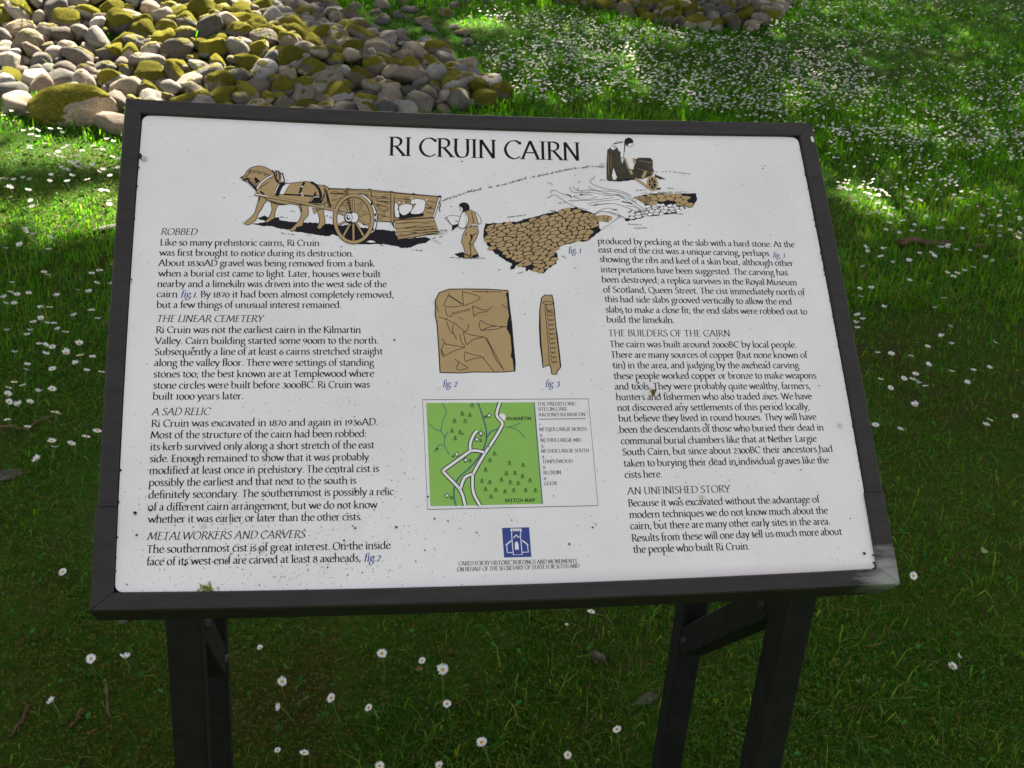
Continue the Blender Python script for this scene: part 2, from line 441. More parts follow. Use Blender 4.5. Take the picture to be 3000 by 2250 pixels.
# ------------------------------------------------------------------ trees that shade the lawn (they stand beyond the cairns, above the view)
def height1(x, y):
    return float(height(np.array([x]), np.array([y]))[0])
LIT = [plan([(-300, -80), (440, -80), (520, 0), (590, 70), (560, 110), (655, 150), (660, 185), (520, 190), (470, 225), (300, 280), (240, 345), (-300, 345)]),
       plan([(-200, 480), (40, 452), (130, 436), (258, 424), (420, 420), (420, 470), (250, 490), (120, 500), (20, 515), (-200, 520)]),
       plan([(985, 62), (1010, 56), (1060, 55), (1076, 60), (1050, 67), (1000, 68)]),
       plan([(1815, 405), (1850, 405), (1925, 440), (1972, 470), (1940, 478), (1880, 452)]),
       plan([(2168, 565), (2230, 545), (2240, 585), (2180, 585)]),
       plan([(2185, 1530), (2212, 1505), (2250, 1520), (2250, 1560), (2200, 1560)])]
tree_spots = [(-4.2, 9.4), (-0.6, 12.6), (3.2, 9.6), (6.6, 12.2), (-6.8, 12.8), (10.2, 9.2), (2.6, 15.6)]
NN, NF, NS = 105000, 140000, 26000
rx_ = np.concatenate([rng.uniform(-6.5, 8.5, NN), rng.uniform(-7.0, 9.5, NF), rng.uniform(-1.3, 1.3, NS)])
ry_ = np.concatenate([rng.uniform(-3.0, 2.9, NN), rng.uniform(2.8, 10.0, NF), rng.uniform(-1.9, 0.6, NS)])
lsz = np.concatenate([rng.uniform(.12, .22, NN), rng.uniform(.07, .11, NF), rng.uniform(.12, .22, NS)])
N = len(rx_)
lit = np.zeros(N)
for k, P in enumerate(LIT):
    soft, grow = ((.10, .05), (.08, .10), (.04, .06), (.05, .05), (.04, .02), (.04, .02))[k]
    lit = np.maximum(lit, smooth01((poly_sdf(rx_, ry_, P) + grow + soft) / (2 * soft)))
patch = undul(rx_ * 3.4 + 3, ry_ * 3.4)                             # sprays that dapple the sunny places
glade = smooth01((poly_sdf(rx_, ry_, plan([(960, 150), (1100, 235), (1500, 250), (1800, 240), (1760, 150), (1500, 90), (1250, 45), (1080, 30), (960, 70)])) + .25) / .5)
open_ = np.maximum(lit, .20 * glade * (lit < .01)) * np.where((patch > 1.7) & (ry_ > 2.9), .75, 1.0)
keep = rng.random(N) >= open_
rx_, ry_, lsz = rx_[keep], ry_[keep], lsz[keep]
N = len(rx_)
rz_ = height(rx_, ry_)
hgt = rng.uniform(4.6, 9.5, N)
k = (hgt) / TO_SUN.z
lp = np.stack([rx_ + TO_SUN.x * k, ry_ + TO_SUN.y * k, rz_ + TO_SUN.z * k], 1)
own = np.argmin([np.hypot(lp[:, 0] - a, (lp[:, 1] - b)) for a, b in tree_spots], 0)
def leaf_mesh(pos, size, nrm_bias, cols, aspect=0.5):
    """many bent leaf blades of 4 triangles"""
    n = len(pos)
    a = rng.normal(0, 1, (n, 3)); a /= np.linalg.norm(a, axis=1)[:, None]
    nb = rng.normal(0, 1, (n, 3)) + np.array(nrm_bias); nb /= np.linalg.norm(nb, axis=1)[:, None]
    a = a - nb * (a * nb).sum(1)[:, None]; a /= np.linalg.norm(a, axis=1)[:, None]
    b = np.cross(nb, a)
    s = np.asarray(size)[:, None]
    v = np.stack([pos - a * s * .5, pos + b * s * aspect * .5 + nb * s * .1, pos + a * s * .5, pos - b * s * aspect * .5 + nb * s * .1], 1).reshape(-1, 3)
    i = np.arange(n)[:, None] * 4
    f = np.concatenate([i + 0, i + 1, i + 2, i + 0, i + 2, i + 3], 1).ravel()
    return v, f, np.full(n * 2, 3), np.repeat(cols, 4, 0)
def tube_bm(bm, pts, radii, seg=8):
    rings = []
    for i, p in enumerate(pts):
        p = Vector(p)
        d = (Vector(pts[min(i + 1, len(pts) - 1)]) - Vector(pts[max(i - 1, 0)])).normalized()
        s = d.orthogonal().normalized(); t = d.cross(s)
        if rings:
            s0 = rings[-1][1]; s = (s0 - d * s0.dot(d)).normalized(); t = d.cross(s)
        rings.append(([bm.verts.new(p + (s * math.cos(a) + t * math.sin(a)) * radii[i]) for a in [2 * math.pi * j / seg for j in range(seg)]], s))
    for (r0, _), (r1, _) in zip(rings, rings[1:]):
        for j in range(seg):
            bm.faces.new((r0[j], r0[(j + 1) % seg], r1[(j + 1) % seg], r1[j]))
    bm.faces.new(rings[0][0][::-1]); bm.faces.new(rings[-1][0])
for ti, (tx, ty) in enumerate(tree_spots):
    sel = own == ti
    if not sel.any():
        continue
    tz = height1(tx, ty) - 0.2
    root = tag(empty('tree', (tx, ty, tz)), 'tall leafy tree beyond the cairns shading the lawn', 'tree', 'trees shading the lawn from beyond the cairns')
    loc = lp[sel] - np.array([tx, ty, tz])
    top = float(np.percentile(loc[:, 2], 90))
    bm = bmesh.new()
    pts = [(0, 0, 0), (0.05, 0.02, 1.2), (-0.05, 0.05, top * .45), (0.1, -0.1, top * .75), (0.05, 0, top)]
    tube_bm(bm, pts, [0.34, 0.25, 0.2, 0.13, 0.05], 10)
    ids = rng.choice(len(loc), min(9, len(loc)), replace=False)
    for i_ in ids:
        e = loc[i_]; h0 = max(1.6, min(top * .8, e[2] * .62))
        tube_bm(bm, [(0, 0, h0), (e[0] * .5, e[1] * .5, h0 + (e[2] - h0) * .35), tuple(e)], [0.09, 0.055, 0.015], 6)
    bm_obj('trunk', bm, M_BARK, root, smooth=True)
    n = len(loc)
    base = np.array([0.045, 0.085, 0.018]) * rng.uniform(.7, 1.4, (n, 1))
    v, f, lt, c = leaf_mesh(loc, lsz[sel], TO_SUN, base, 0.6)
    obj('crown', mesh_np('crown', v, f, lt, M_LEAF, c), root)

# ------------------------------------------------------------------ information sign
TILT = 0.828696                                     # lean back from vertical
W2, HH = 0.5, 0.7083
sign = tag(empty('information_sign', (0, 0, 0)), 'dark framed information panel about a prehistoric cairn on angled posts', 'information sign')
PLANE = Matrix.Translation((0, 0, ZB)) @ Matrix(((1, 0, 0, 0), (0, math.sin(TILT), -math.cos(TILT), 0), (0, math.cos(TILT), math.sin(TILT), 0), (0, 0, 0, 1)))
PLANE_INV = PLANE.inverted()
REC = -0.004                                       # the plate sits this far behind the frame front
def uv(px, py, off=REC):
    """a point measured on the photograph -> (u, v) in metres on the sign's plane"""
    o = PLANE_INV @ CAM
    d = PLANE_INV.to_3x3() @ ray(px, py)
    k = (off - o.z) / d.z
    return (o.x + d.x * k, o.y + d.y * k)
def plane_obj(name, me, parent=None, kind=None, local=None):
    o = obj(name, me, sign if parent is None else parent, kind)
    if parent is None:
        o.matrix_local = PLANE if local is None else PLANE @ local
    return o

def bowed(p0, p1, bow, n=14):
    (x0, y0), (x1, y1) = p0, p1
    L = math.hypot(x1 - x0, y1 - y0); nx_, ny_ = (y1 - y0) / L, -(x1 - x0) / L
    return [(x0 + (x1 - x0) * t + nx_ * bow * 4 * t * (1 - t), y0 + (y1 - y0) * t + ny_ * bow * 4 * t * (1 - t)) for t in [i / n for i in range(n + 1)]]
def rail(name, outer, inner, z0=0.0, depth=0.055, ch=0.0022):
    """one rail of the frame: chamfered box section swept between two edge lines"""
    bm = bmesh.new(); rows = []
    for (ox, oy), (ix, iy) in zip(outer, inner):
        L = math.hypot(ix - ox, iy - oy); ex, ey = (ix - ox) / L, (iy - oy) / L
        prof = [(0, -depth), (0, -ch), (ch, 0), (L - ch, 0), (L, -ch), (L, -0.030), (0.3 * L, -0.030), (0.3 * L, -depth)]
        rows.append([bm.verts.new((ox + ex * a, oy + ey * a, z0 + z)) for a, z in prof])
    for r0, r1 in zip(rows, rows[1:]):
        for j in range(8):
            bm.faces.new((r0[j], r0[(j + 1) % 8], r1[(j + 1) % 8], r1[j]))
    bm.faces.new(rows[0]); bm.faces.new(rows[-1][::-1])
    bmesh.ops.recalc_face_normals(bm, faces=bm.faces)
    me = bpy.data.meshes.new(name); bm.to_mesh(me); bm.free(); me.materials.append(M_FRAME)
    return plane_obj(name, me)
iL, iR, iB, iT = -0.478, 0.4757, 0.0212, 0.6838
BT, BB, BS = 0.0068, 0.0056, 0.003
JV = 0.1247                                        # where the lower corner pieces begin
# outer / inner corner points, walked so that a positive bow goes outwards
rail('top_rail', bowed((W2, HH), (-W2, HH), -BT)[::-1], bowed((iR, iT), (iL, iT), -BT)[::-1])
def side(x_o, x_i, va, vb, va_i, vb_i, name, widen=0.0, narrow=0.0, z0=0.0):
    def cut(xa, lo, hi, total_lo, total_hi, s):
        out = []
        for i in range(9):
            v = lo + (hi - lo) * i / 8
            t = (v - total_lo) / (total_hi - total_lo)
            out.append((xa + s * BS * 4 * t * (1 - t), v))
        return out
    s = 1 if x_o > 0 else -1
    return rail(name, cut(x_o + s * widen, va, vb, 0, HH, s), cut(x_i - s * narrow, va_i, vb_i, iB, iT, s), z0)
g = 0.0006
side(-W2, iL, JV + g, HH - g, JV + g, iT - g, 'side_rail')
side(W2, iR, JV + g, HH - g, JV + g, iT - g, 'side_rail')
side(-W2, iL, 0.0 + g, JV - g, iB + g, JV - g, 'lower_corner_rail', 0.0028, 0.0004, 0.0013)
side(W2, iR, 0.0 + g, JV - g, iB + g, JV - g, 'lower_corner_rail', 0.0008, 0.0024, 0.0013)
rail('bottom_rail', bowed((-W2 - .0022, 0), (W2 + .0006, 0), BB), bowed((iL + .0004, iB), (iR - .0022, iB), BB), 0.0012)

# backing board and white plate with rounded corners
def rounded(x0, x1, y0, y1, r, bows, n=12, k=5):
    bl, br, bb, bt = bows
    def b(t): return 4 * t * (1 - t)
    P = []
    for i in range(1, n): t = i / n; P.append((x0 + r + (x1 - x0 - 2 * r) * t, y0 - bb * b(t)))
    for i in range(k + 1): a = -math.pi / 2 + math.pi / 2 * i / k; P.append((x1 - r + r * math.cos(a), y0 + r + r * math.sin(a)))
    for i in range(1, n): t = i / n; P.append((x1 + br * b(t), y0 + r + (y1 - y0 - 2 * r) * t))
    for i in range(k + 1): a = math.pi / 2 * i / k; P.append((x1 - r + r * math.cos(a), y1 - r + r * math.sin(a)))
    for i in range(1, n): t = 1 - i / n; P.append((x0 + r + (x1 - x0 - 2 * r) * t, y1 + bt * b(t)))
    for i in range(k + 1): a = math.pi / 2 + math.pi / 2 * i / k; P.append((x0 + r + r * math.cos(a), y1 - r + r * math.sin(a)))
    for i in range(1, n): t = 1 - i / n; P.append((x0 - bl * b(t), y0 + r + (y1 - y0 - 2 * r) * t))
    for i in range(k + 1): a = math.pi + math.pi / 2 * i / k; P.append((x0 + r + r * math.cos(a), y0 + r + r * math.sin(a)))
    return P
def slab(name, P, z_front, z_back, mat, parent=None):
    bm = bmesh.new()
    f = [bm.verts.new((x, y, z_front)) for x, y in P]; b_ = [bm.verts.new((x, y, z_back)) for x, y in P]
    bm.faces.new(f); bm.faces.new(b_[::-1])
    n = len(P)
    for i in range(n):
        bm.faces.new((f[i], b_[i], b_[(i + 1) % n], f[(i + 1) % n]))
    bmesh.ops.recalc_face_normals(bm, faces=bm.faces)
    me = bpy.data.meshes.new(name); bm.to_mesh(me); bm.free(); me.materials.append(mat)
    return plane_obj(name, me)
slab('backing_board', rounded(-0.482, 0.480, 0.017, 0.688, 0.002, (BS, BS, BB, BT)), -0.0085, -0.0285, M_BACK)
panel = slab('panel', rounded(iL + .0012, iR - .0012, iB + .0010, iT - .0012, 0.0095, (BS, BS, BB, BT)), REC, -0.008, M_PLATE)
sub = dict(parent=panel)

# posts, braces and arms
def beam(name, a, b, w, d, mat=M_POST, side_dir=(1, 0, 0), n=1):
    """straight timber from a to b, w across side_dir and d across the other way, edges eased"""
    a, b = Vector(a), Vector(b); ax = (b - a).normalized(); s = Vector(side_dir); t = ax.cross(s).normalized()
    c = 0.003
    prof = [(-w / 2 + c, -d / 2), (w / 2 - c, -d / 2), (w / 2, -d / 2 + c), (w / 2, d / 2 - c), (w / 2 - c, d / 2), (-w / 2 + c, d / 2), (-w / 2, d / 2 - c), (-w / 2, -d / 2 + c)]
    bm = bmesh.new()
    r = [[bm.verts.new(p + s * u_ + t * v_) for u_, v_ in prof] for p in (a, b)]
    for j in range(8):
        bm.faces.new((r[0][j], r[0][(j + 1) % 8], r[1][(j + 1) % 8], r[1][j]))
    bm.faces.new(r[0][::-1]); bm.faces.new(r[1])
    return bm_obj(name, bm, mat, sign)
def back_z(y, gap=0.058):                           # underside of the sign above depth y
    return ZB + y / math.tan(TILT) - gap / math.sin(TILT)
for s in (-1, 1):
    xm = 0.423 if s > 0 else -0.4115
    f = beam('front_post', (xm, 0.1265, -0.2), (xm, 0.1265, back_z(0.10)), 0.044, 0.053)
    f['label'] = 'short front post under the lower edge'
    r_ = beam('rear_post', (xm, 0.498, -0.2), (xm, 0.498, back_z(0.47)), 0.044, 0.048)
    r_['label'] = 'tall rear post'
    beam('brace', (xm, 0.150, ZB - 0.127 + 0.003), (xm, 0.476, ZB - 0.448 - 0.003), 0.040, 0.0505)
    beam('support_arm', (xm, 0.06, back_z(0.06) - 0.018), (xm, 0.56, back_z(0.56) - 0.018), 0.038, 0.028)
def bolt(x, y, z, sx):
    bm = bmesh.new(); n = 6
    a = [bm.verts.new((0, .0075 * math.cos(2 * math.pi * i / n), .0075 * math.sin(2 * math.pi * i / n))) for i in range(n)]
    b = [bm.verts.new((sx * .006, .0068 * math.cos(2 * math.pi * i / n), .0068 * math.sin(2 * math.pi * i / n))) for i in range(n)]
    for i in range(n): bm.faces.new((a[i], a[(i + 1) % n], b[(i + 1) % n], b[i]))
    bm.faces.new(a); bm.faces.new(b)
    o = bm_obj('bolt', bm, M_BOLT, sign); o.location = (x, y, z)
M_BOLT = simple('dull_steel', (0.03, 0.028, 0.026), 0.55, 0.5)
for xm_, s_ in ((0.423 - .0202, -1), (-0.4115 + .0202, 1)):
    bolt(xm_, .455, ZB - .430, s_); bolt(xm_, .178, ZB - .153, s_)
# screws and marks on the frame
def disc(bm, u_, v_, ru, rv, z, seg=12, ang=0, jitter=0.0):
    vs = []
    for i in range(seg):
        a = 2 * math.pi * i / seg; k_ = 1 + rng.uniform(-jitter, jitter)
        x, y = ru * math.cos(a) * k_, rv * math.sin(a) * k_
        vs.append(bm.verts.new((u_ + x * math.cos(ang) - y * math.sin(ang), v_ + x * math.sin(ang) + y * math.cos(ang), z)))
    c = bm.verts.new((u_, v_, z + min(ru, rv) * .25))
    for i in range(seg):
        bm.faces.new((c, vs[i], vs[(i + 1) % seg]))
def plane_bm(name, bm, mat, parent=None, kind=None):
    me = bpy.data.meshes.new(name); bm.to_mesh(me); bm.free(); me.materials.append(mat)
    return plane_obj(name, me, parent, kind)
bm = bmesh.new(); u_, v_ = uv(2379, 409, 0); disc(bm, u_, v_, 0.0026, 0.0056, 0.0012, 14, 0.1)
o = plane_bm('pale_oval_mark', bm, M_PALE); o['label'] = 'pale oval mark on the upper right of the frame'
bm = bmesh.new(); u_, v_ = uv(2348, 440); disc(bm, u_, v_, 0.0030, 0.0028, REC + .0004, 10, 0, .3)
plane_bm('screw_stain', bm, M_RUST, panel)
bm = bmesh.new(); u_, v_ = uv(415, 463); disc(bm, u_ - .001, v_ + .002, 0.0026, 0.0085, REC + .0006, 12, .55, .2)
plane_bm('bird_dropping', bm, M_DIRT, panel)
bm = bmesh.new(); u_, v_ = uv(423, 466); disc(bm, u_, v_, 0.0035, 0.0045, REC + .0014, 12, .4, .15)
plane_bm('pale_dropping', bm, simple('buff_dropping', (0.50, 0.44, 0.36), 0.8), panel)
bm = bmesh.new()
for (x, y, a, b_) in ((2564, 1653, .0022, .0022), (2572, 1668, .0035, .0018), (2559, 1648, .002, .0012), (2571, 1660, .0016, .004)):
    u_, v_ = uv(x, y); disc(bm, u_, v_, a, b_, REC + .0005, 9, .3, .3)
plane_bm('rust_stain', bm, M_RUST, panel)

# ------------------------------------------------------------------ flat print on the plate
def catmull(P, closed=False, k=5):
    P = [Vector((a, b)) for a, b in P]; n = len(P); out = []
    rngs = range(n) if closed else range(n - 1)
    for i in rngs:
        p1, p2 = P[i], P[(i + 1) % n]
        p0 = P[(i - 1) % n] if closed or i > 0 else p1 * 2 - p2
        p3 = P[(i + 2) % n] if closed or i + 2 < n else p2 * 2 - p1
        for j in range(k):
            t = j / k
            out.append(0.5 * ((2 * p1) + (p2 - p0) * t + (2 * p0 - 5 * p1 + 4 * p2 - p3) * t * t + (3 * p1 - p0 - 3 * p2 + p3) * t ** 3))
    if not closed:
        out.append(P[-1])
    return [(p.x, p.y) for p in out]
class Print:
    """collects flat shapes of one colour on the plate"""
    def __init__(self): self.v = []; self.f = []
    def poly(self, P, layer=1):
        P = [p for i, p in enumerate(P) if i == 0 or math.hypot(p[0] - P[i - 1][0], p[1] - P[i - 1][1]) > 1e-6]
        if len(P) < 3: return
        b = len(self.v); z = REC + 0.00012 * layer
        self.v += [(x, y, z) for x, y in P]
        for t in tessellate_polygon([[Vector((x, y, 0)) for x, y in P]]):
            a, c, d = [self.v[b + i] for i in t]
            cr = (c[0] - a[0]) * (d[1] - a[1]) - (c[1] - a[1]) * (d[0] - a[0])
            self.f.append(tuple(b + i for i in (t if cr > 0 else t[::-1])))
    def stroke(self, P, halfw, layer=1, closed=False, taper=False):
        """halfw: number, or function of the direction angle (a broad pen)"""
        n = len(P)
        if n < 2: return
        b = len(self.v); z = REC + 0.00012 * layer
        for i in range(n):
            q0 = P[i - 1] if (i > 0 or closed) else P[i]
            q1 = P[(i + 1) % n] if (i < n - 1 or closed) else P[i]
            dx, dy = q1[0] - q0[0], q1[1] - q0[1]
            L = math.hypot(dx, dy) or 1e-9
            h = halfw(dx / L, dy / L) if callable(halfw) else halfw
            if taper: h *= 0.25 + 0.75 * math.sin(math.pi * min(1, max(0.03, i / (n - 1))))
            mx, my = -dy / L * h, dx / L * h
            self.v += [(P[i][0] - mx, P[i][1] - my, z), (P[i][0] + mx, P[i][1] + my, z)]
        for i in range(n if closed else n - 1):
            j = (i + 1) % n
            self.f.append((b + 2 * i, b + 2 * j, b + 2 * j + 1, b + 2 * i + 1))
    def build(self, name, mat, parent=None, kind=None):
        fl = [i for f in self.f for i in f]
        me = mesh_np(name, np.array(self.v), fl, [len(f) for f in self.f], mat)
        return plane_obj(name, me, panel if parent is None else parent, kind)

# an old-style roman alphabet drawn with a broad pen: cap height 10, x height 6.4
GL = {
 'a': (5.5, 'C .9,5.2 2.2,6.3 3.6,5.8 4,4.4 4,1.3 4.4,.3 5.3,.5|C 4,3.8 1.7,3.2 .7,1.7 1.5,.2 3,.6 4,1.7'),
 'b': (6.6, 'L 1.2,11.2 1.2,.5|C 1.2,4.7 2.4,6.1 4,6.3 5.5,5 5.8,3 4.7,.6 2.9,0 1.2,.6|F 1.2,11.1'),
 'c': (5.3, 'C 4.8,5.3 3.4,6.4 1.6,5.6 .7,3.2 1.4,.9 3.2,0 5,1'),
 'd': (6.8, 'L 5.3,11.2 5.3,.5|C 5.3,5.4 3.7,6.4 1.7,5.6 .7,3.2 1.5,.6 3.1,0 5.3,1.5|F 5.3,11.1|E 5.3,.2'),
 'e': (5.5, 'C .9,3.4 3,3.7 4.9,4.1 4.5,5.6 3.1,6.4 1.4,5.3 .7,3.2 1.4,.9 3.1,0 5,1.1'),
 'f': (3.7, 'C 4.6,10.7 3.5,11.3 2.3,10.6 1.8,8.6 1.8,0|L .4,6.1 3.7,6.1|S 1.8,0'),
 'g': (5.8, 'O 2.8,6.4 1.2,5.5 1,3.9 2.7,2.6 4.4,3.7 4.3,5.5|C 1.9,2.7 1,1.8 1.9,1 4.2,.5 5.3,-1 4.6,-3.2 2.6,-4.1 .7,-3.1 .8,-1.2 2.2,.5|L 4.2,5.7 5.7,6.3'),
 'h': (6.9, 'L 1.3,11.2 1.3,0|C 1.3,4.5 2.9,6.1 4.5,6.1 5.4,4.6 5.4,2.5 5.4,0|S 1.3,0|S 5.4,0|F 1.3,11.1'),
 'i': (3.0, 'L 1.5,6.3 1.5,0|S 1.5,0|F 1.5,6.2|D 1.5,9.1'),
 'j': (3.0, 'C 1.6,6.3 1.6,2 1.6,-1.6 1.1,-3.5 -.4,-4.2|F 1.6,6.2|D 1.6,9.1'),
 'k': (6.3, 'L 1.3,11.2 1.3,0|L 4.9,6.1 1.5,3|L 2.3,3.7 5.5,.1|S 1.3,0|S 5.7,0|F 1.3,11.1'),
 'l': (2.9, 'L 1.45,11.2 1.45,0|S 1.45,0|F 1.45,11.1'),
 'm': (10.3, 'L 1.3,6.3 1.3,0|C 1.3,4.5 2.8,6.1 4.2,6.1 5,4.6 5,2.5 5,0|C 5,4.5 6.5,6.1 7.9,6.1 8.8,4.6 8.8,2.5 8.8,0|S 1.3,0|S 5,0|S 8.8,0|F 1.3,6.2'),
 'n': (6.9, 'L 1.3,6.3 1.3,0|C 1.3,4.5 2.9,6.1 4.5,6.1 5.4,4.6 5.4,2.5 5.4,0|S 1.3,0|S 5.4,0|F 1.3,6.2'),
 'o': (6.3, 'O 3.2,6.45 1.3,5.4 .7,3.2 1.4,.9 3.2,-.05 5,1 5.6,3.2 4.9,5.5'),
 'p': (6.7, 'L 1.3,6.3 1.3,-4.2|C 1.3,4.8 2.6,6.2 4.2,6.1 5.7,4.7 5.8,3 4.7,.7 2.9,0 1.3,.9|S 1.3,-4.2|F 1.3,6.2'),
 'q': (6.6, 'L 5.3,6.3 5.3,-4.2|C 5.3,5.6 3.6,6.4 1.6,5.5 .7,3.2 1.5,.7 3.1,0 5.3,1.5|S 5.3,-4.2'),
 'r': (4.6, 'L 1.3,6.3 1.3,0|C 1.3,4.3 2.5,5.9 4.3,6|S 1.3,0|F 1.3,6.2'),
 's': (4.6, 'C 3.8,5.5 2.5,6.4 1,5.3 1.7,3.8 3.3,2.7 4,1.3 2.5,0 .7,.8'),
 't': (4.1, 'C 1.8,8.2 1.8,5 1.8,1.4 2.5,.1 4,.7|L .3,6.1 3.9,6.1'),
 'u': (6.9, 'C 1.3,6.2 1.3,3.6 1.3,1.8 2.3,.1 4,.3 5.4,1.8|L 5.4,6.2 5.4,.4|F 1.3,6.1|F 5.4,6.1|E 5.4,.2'),
 'v': (5.9, 'L .5,6.2 3,.2|L 3,.2 5.4,6.2|S .5,6.2|S 5.4,6.2'),
 'w': (9.1, 'L .5,6.2 2.7,.2|L 2.7,.2 4.6,6|L 4.6,6 6.7,.2|L 6.7,.2 8.7,6.2|S .5,6.2|S 8.7,6.2'),
 'x': (5.7, 'L .8,6.2 5.1,0|L 5,6.2 .7,0|S .8,6.2|S 5.1,0'),
 'y': (5.8, 'L .5,6.2 3.1,.4|C 5.4,6.2 3.1,.4 2,-2.6 .2,-4|S .5,6.2|S 5.4,6.2'),
 'z': (5.1, 'L .8,6.1 4.5,6.1|L 4.5,6.1 .7,.1|L .7,.1 4.7,.1'),
 'A': (8.4, 'L .6,0 4.2,10.2|L 4.2,10.2 7.8,0|L 1.9,3.6 6.5,3.6|S .6,0|S 7.8,0'),
 'B': (6.6, 'L 1.5,10 1.5,0|C 1.5,9.9 3.6,9.9 5.1,8.8 4.9,6.7 3.4,5.5 1.5,5.4|C 3,5.4 5.2,4.9 5.9,2.8 4.9,.7 3,.1 1.5,.1|S 1.5,10|S 1.5,0'),
 'C': (8.0, 'C 7.5,8.8 5.3,10.1 2.5,9 .9,5.2 2.2,1.4 5,-.1 7.7,1.3|L 7.5,9.6 7.5,8'),
 'D': (8.4, 'L 1.5,10 1.5,0|C 1.5,9.9 4.4,9.9 7.1,8 7.6,5 6.7,1.8 4.2,.1 1.5,.1|S 1.5,10|S 1.5,0'),
 'E': (6.0, 'L 1.5,10 1.5,0|L 1.5,9.8 5.2,9.8|L 1.5,5.3 4.6,5.3|L 1.5,.2 5.4,.2|S 1.5,10|S 1.5,0'),
 'F': (5.5, 'L 1.5,10 1.5,0|L 1.5,9.8 5.2,9.8|L 1.5,5.2 4.6,5.2|S 1.5,10|S 1.5,0'),
 'G': (8.4, 'C 7.3,8.9 5.3,10.1 2.5,9 .9,5.2 2.2,1.4 4.6,-.1 7.3,.9|L 7.3,.7 7.3,4.6|S 7.3,4.6'),
 'H': (8.5, 'L 1.5,10 1.5,0|L 7,10 7,0|L 1.5,5.2 7,5.2|S 1.5,10|S 1.5,0|S 7,10|S 7,0'),
 'I': (3.0, 'L 1.5,10 1.5,0|S 1.5,10|S 1.5,0'),
 'J': (3.4, 'C 1.8,10 1.8,3 1.6,-.6 .2,-2|S 1.8,10'),
 'K': (7.4, 'L 1.5,10 1.5,0|L 6.3,10 1.7,5.3|L 2.6,6 7.1,0|S 1.5,10|S 1.5,0|S 6.3,10|S 7.1,0'),
 'L': (5.7, 'L 1.5,10 1.5,0|L 1.5,.2 5.4,.2|S 1.5,10|S 1.5,0'),
 'M': (10.4, 'L 1,0 2.1,10|L 2.1,10 5.2,1|L 5.2,1 8.3,10|L 8.3,10 9.4,0|S 1,0|S 9.4,0'),
 'N': (8.6, 'L 1.5,0 1.5,10|L 1.5,10 7.1,-.1|L 7.1,-.1 7.1,10|S 1.5,0|S 7.1,10'),
 'O': (9.2, 'O 4.6,10.1 1.8,8.7 .8,5.1 1.8,1.5 4.6,-.1 7.4,1.4 8.4,5 7.4,8.6'),
 'P': (6.1, 'L 1.5,10 1.5,0|C 1.5,9.9 3.8,9.9 5.5,8.6 5.4,6.2 3.7,4.9 1.5,4.9|S 1.5,10|S 1.5,0'),
 'Q': (9.2, 'O 4.6,10.1 1.8,8.7 .8,5.1 1.8,1.5 4.6,-.1 7.4,1.4 8.4,5 7.4,8.6|L 5,.2 9,-2.2'),
 'R': (7.2, 'L 1.5,10 1.5,0|C 1.5,9.9 3.8,9.9 5.4,8.7 5.3,6.4 3.7,5.1 1.5,5.1|L 3.3,5.1 7,0|S 1.5,10|S 1.5,0|S 7,0'),
 'S': (5.9, 'C 5,8.8 3.4,10.1 1.3,8.7 1.6,6.6 3.7,5 5.1,2.9 4.3,.6 2.3,-.1 .6,1.2'),
 'T': (7.0, 'L 3.5,9.8 3.5,0|L .4,9.8 6.6,9.8|S 3.5,0'),
 'U': (8.1, 'C 1.4,10 1.4,6 1.4,3.2 2.4,.5 4.2,0 6,.7 6.7,3.2 6.7,6 6.7,10|S 1.4,10|S 6.7,10'),
 'V': (8.0, 'L .4,10 4,0|L 4,0 7.6,10|S .4,10|S 7.6,10'),
 'W': (11.4, 'L .4,10 3.4,0|L 3.4,0 5.8,9.8|L 5.8,9.8 8.4,0|L 8.4,0 11,10|S .4,10|S 11,10'),
 'X': (7.4, 'L .8,10 6.6,0|L 6.4,10 .7,0'),
 'Y': (7.0, 'L .4,10 3.5,5|L 3.5,5 3.5,0|L 3.5,5 6.7,10|S 3.5,0|S .4,10|S 6.7,10'),
 'Z': (6.4, 'L .8,9.8 5.8,9.8|L 5.8,9.8 .7,.2|L .7,.2 5.9,.2'),
 '0': (6.0, 'O 3,6.9 1.2,5.7 .7,3.4 1.4,.9 3,-.05 4.8,1 5.3,3.4 4.7,5.8'),
 '1': (3.8, 'L 1.9,7.6 1.9,0|S 1.9,0|F 1.9,7.5'),
 '2': (5.2, 'C .8,6 2.4,7.7 4.1,6.3 3.6,3.9 .7,.2|L .7,.2 4.8,.2'),
 '3': (5.1, 'C .9,6.7 2.5,7.7 4,6.4 3.4,4.8 2.1,4.1|C 2.1,4.1 4.2,3.5 4.4,1.5 2.9,-.1 .6,.5'),
 '4': (6.0, 'L 4.1,7.6 4.1,0|L 4.1,7.6 .5,2.2|L .5,2.2 5.5,2.2'),
 '5': (5.0, 'L 4.4,7.5 1.3,7.5|L 1.3,7.5 1.2,4.2|C 1.2,4.2 3.4,4.6 4.5,2.2 3.3,.1 .5,.2'),
 '6': (5.7, 'C 4.6,7.7 2,5.8 .8,3 1.6,.5 3.1,0 4.8,1 4.9,3.1 3.5,4.6 1.1,3.4'),
 '7': (5.0, 'L .6,7.4 4.7,7.4|L 4.7,7.4 2,0'),
 '8': (5.6, 'O 2.8,7.9 1.3,7 1.3,5.5 2.8,4.3 4.3,5.6 4.2,7.1|O 2.8,4.3 .9,3 .9,1 2.8,0 4.7,1 4.7,3'),
 '9': (5.7, 'C 1.2,0 3.8,1.9 4.9,4.7 4.1,7.2 2.7,7.7 1,6.7 .9,4.7 2.3,3.1 4.6,4.3'),
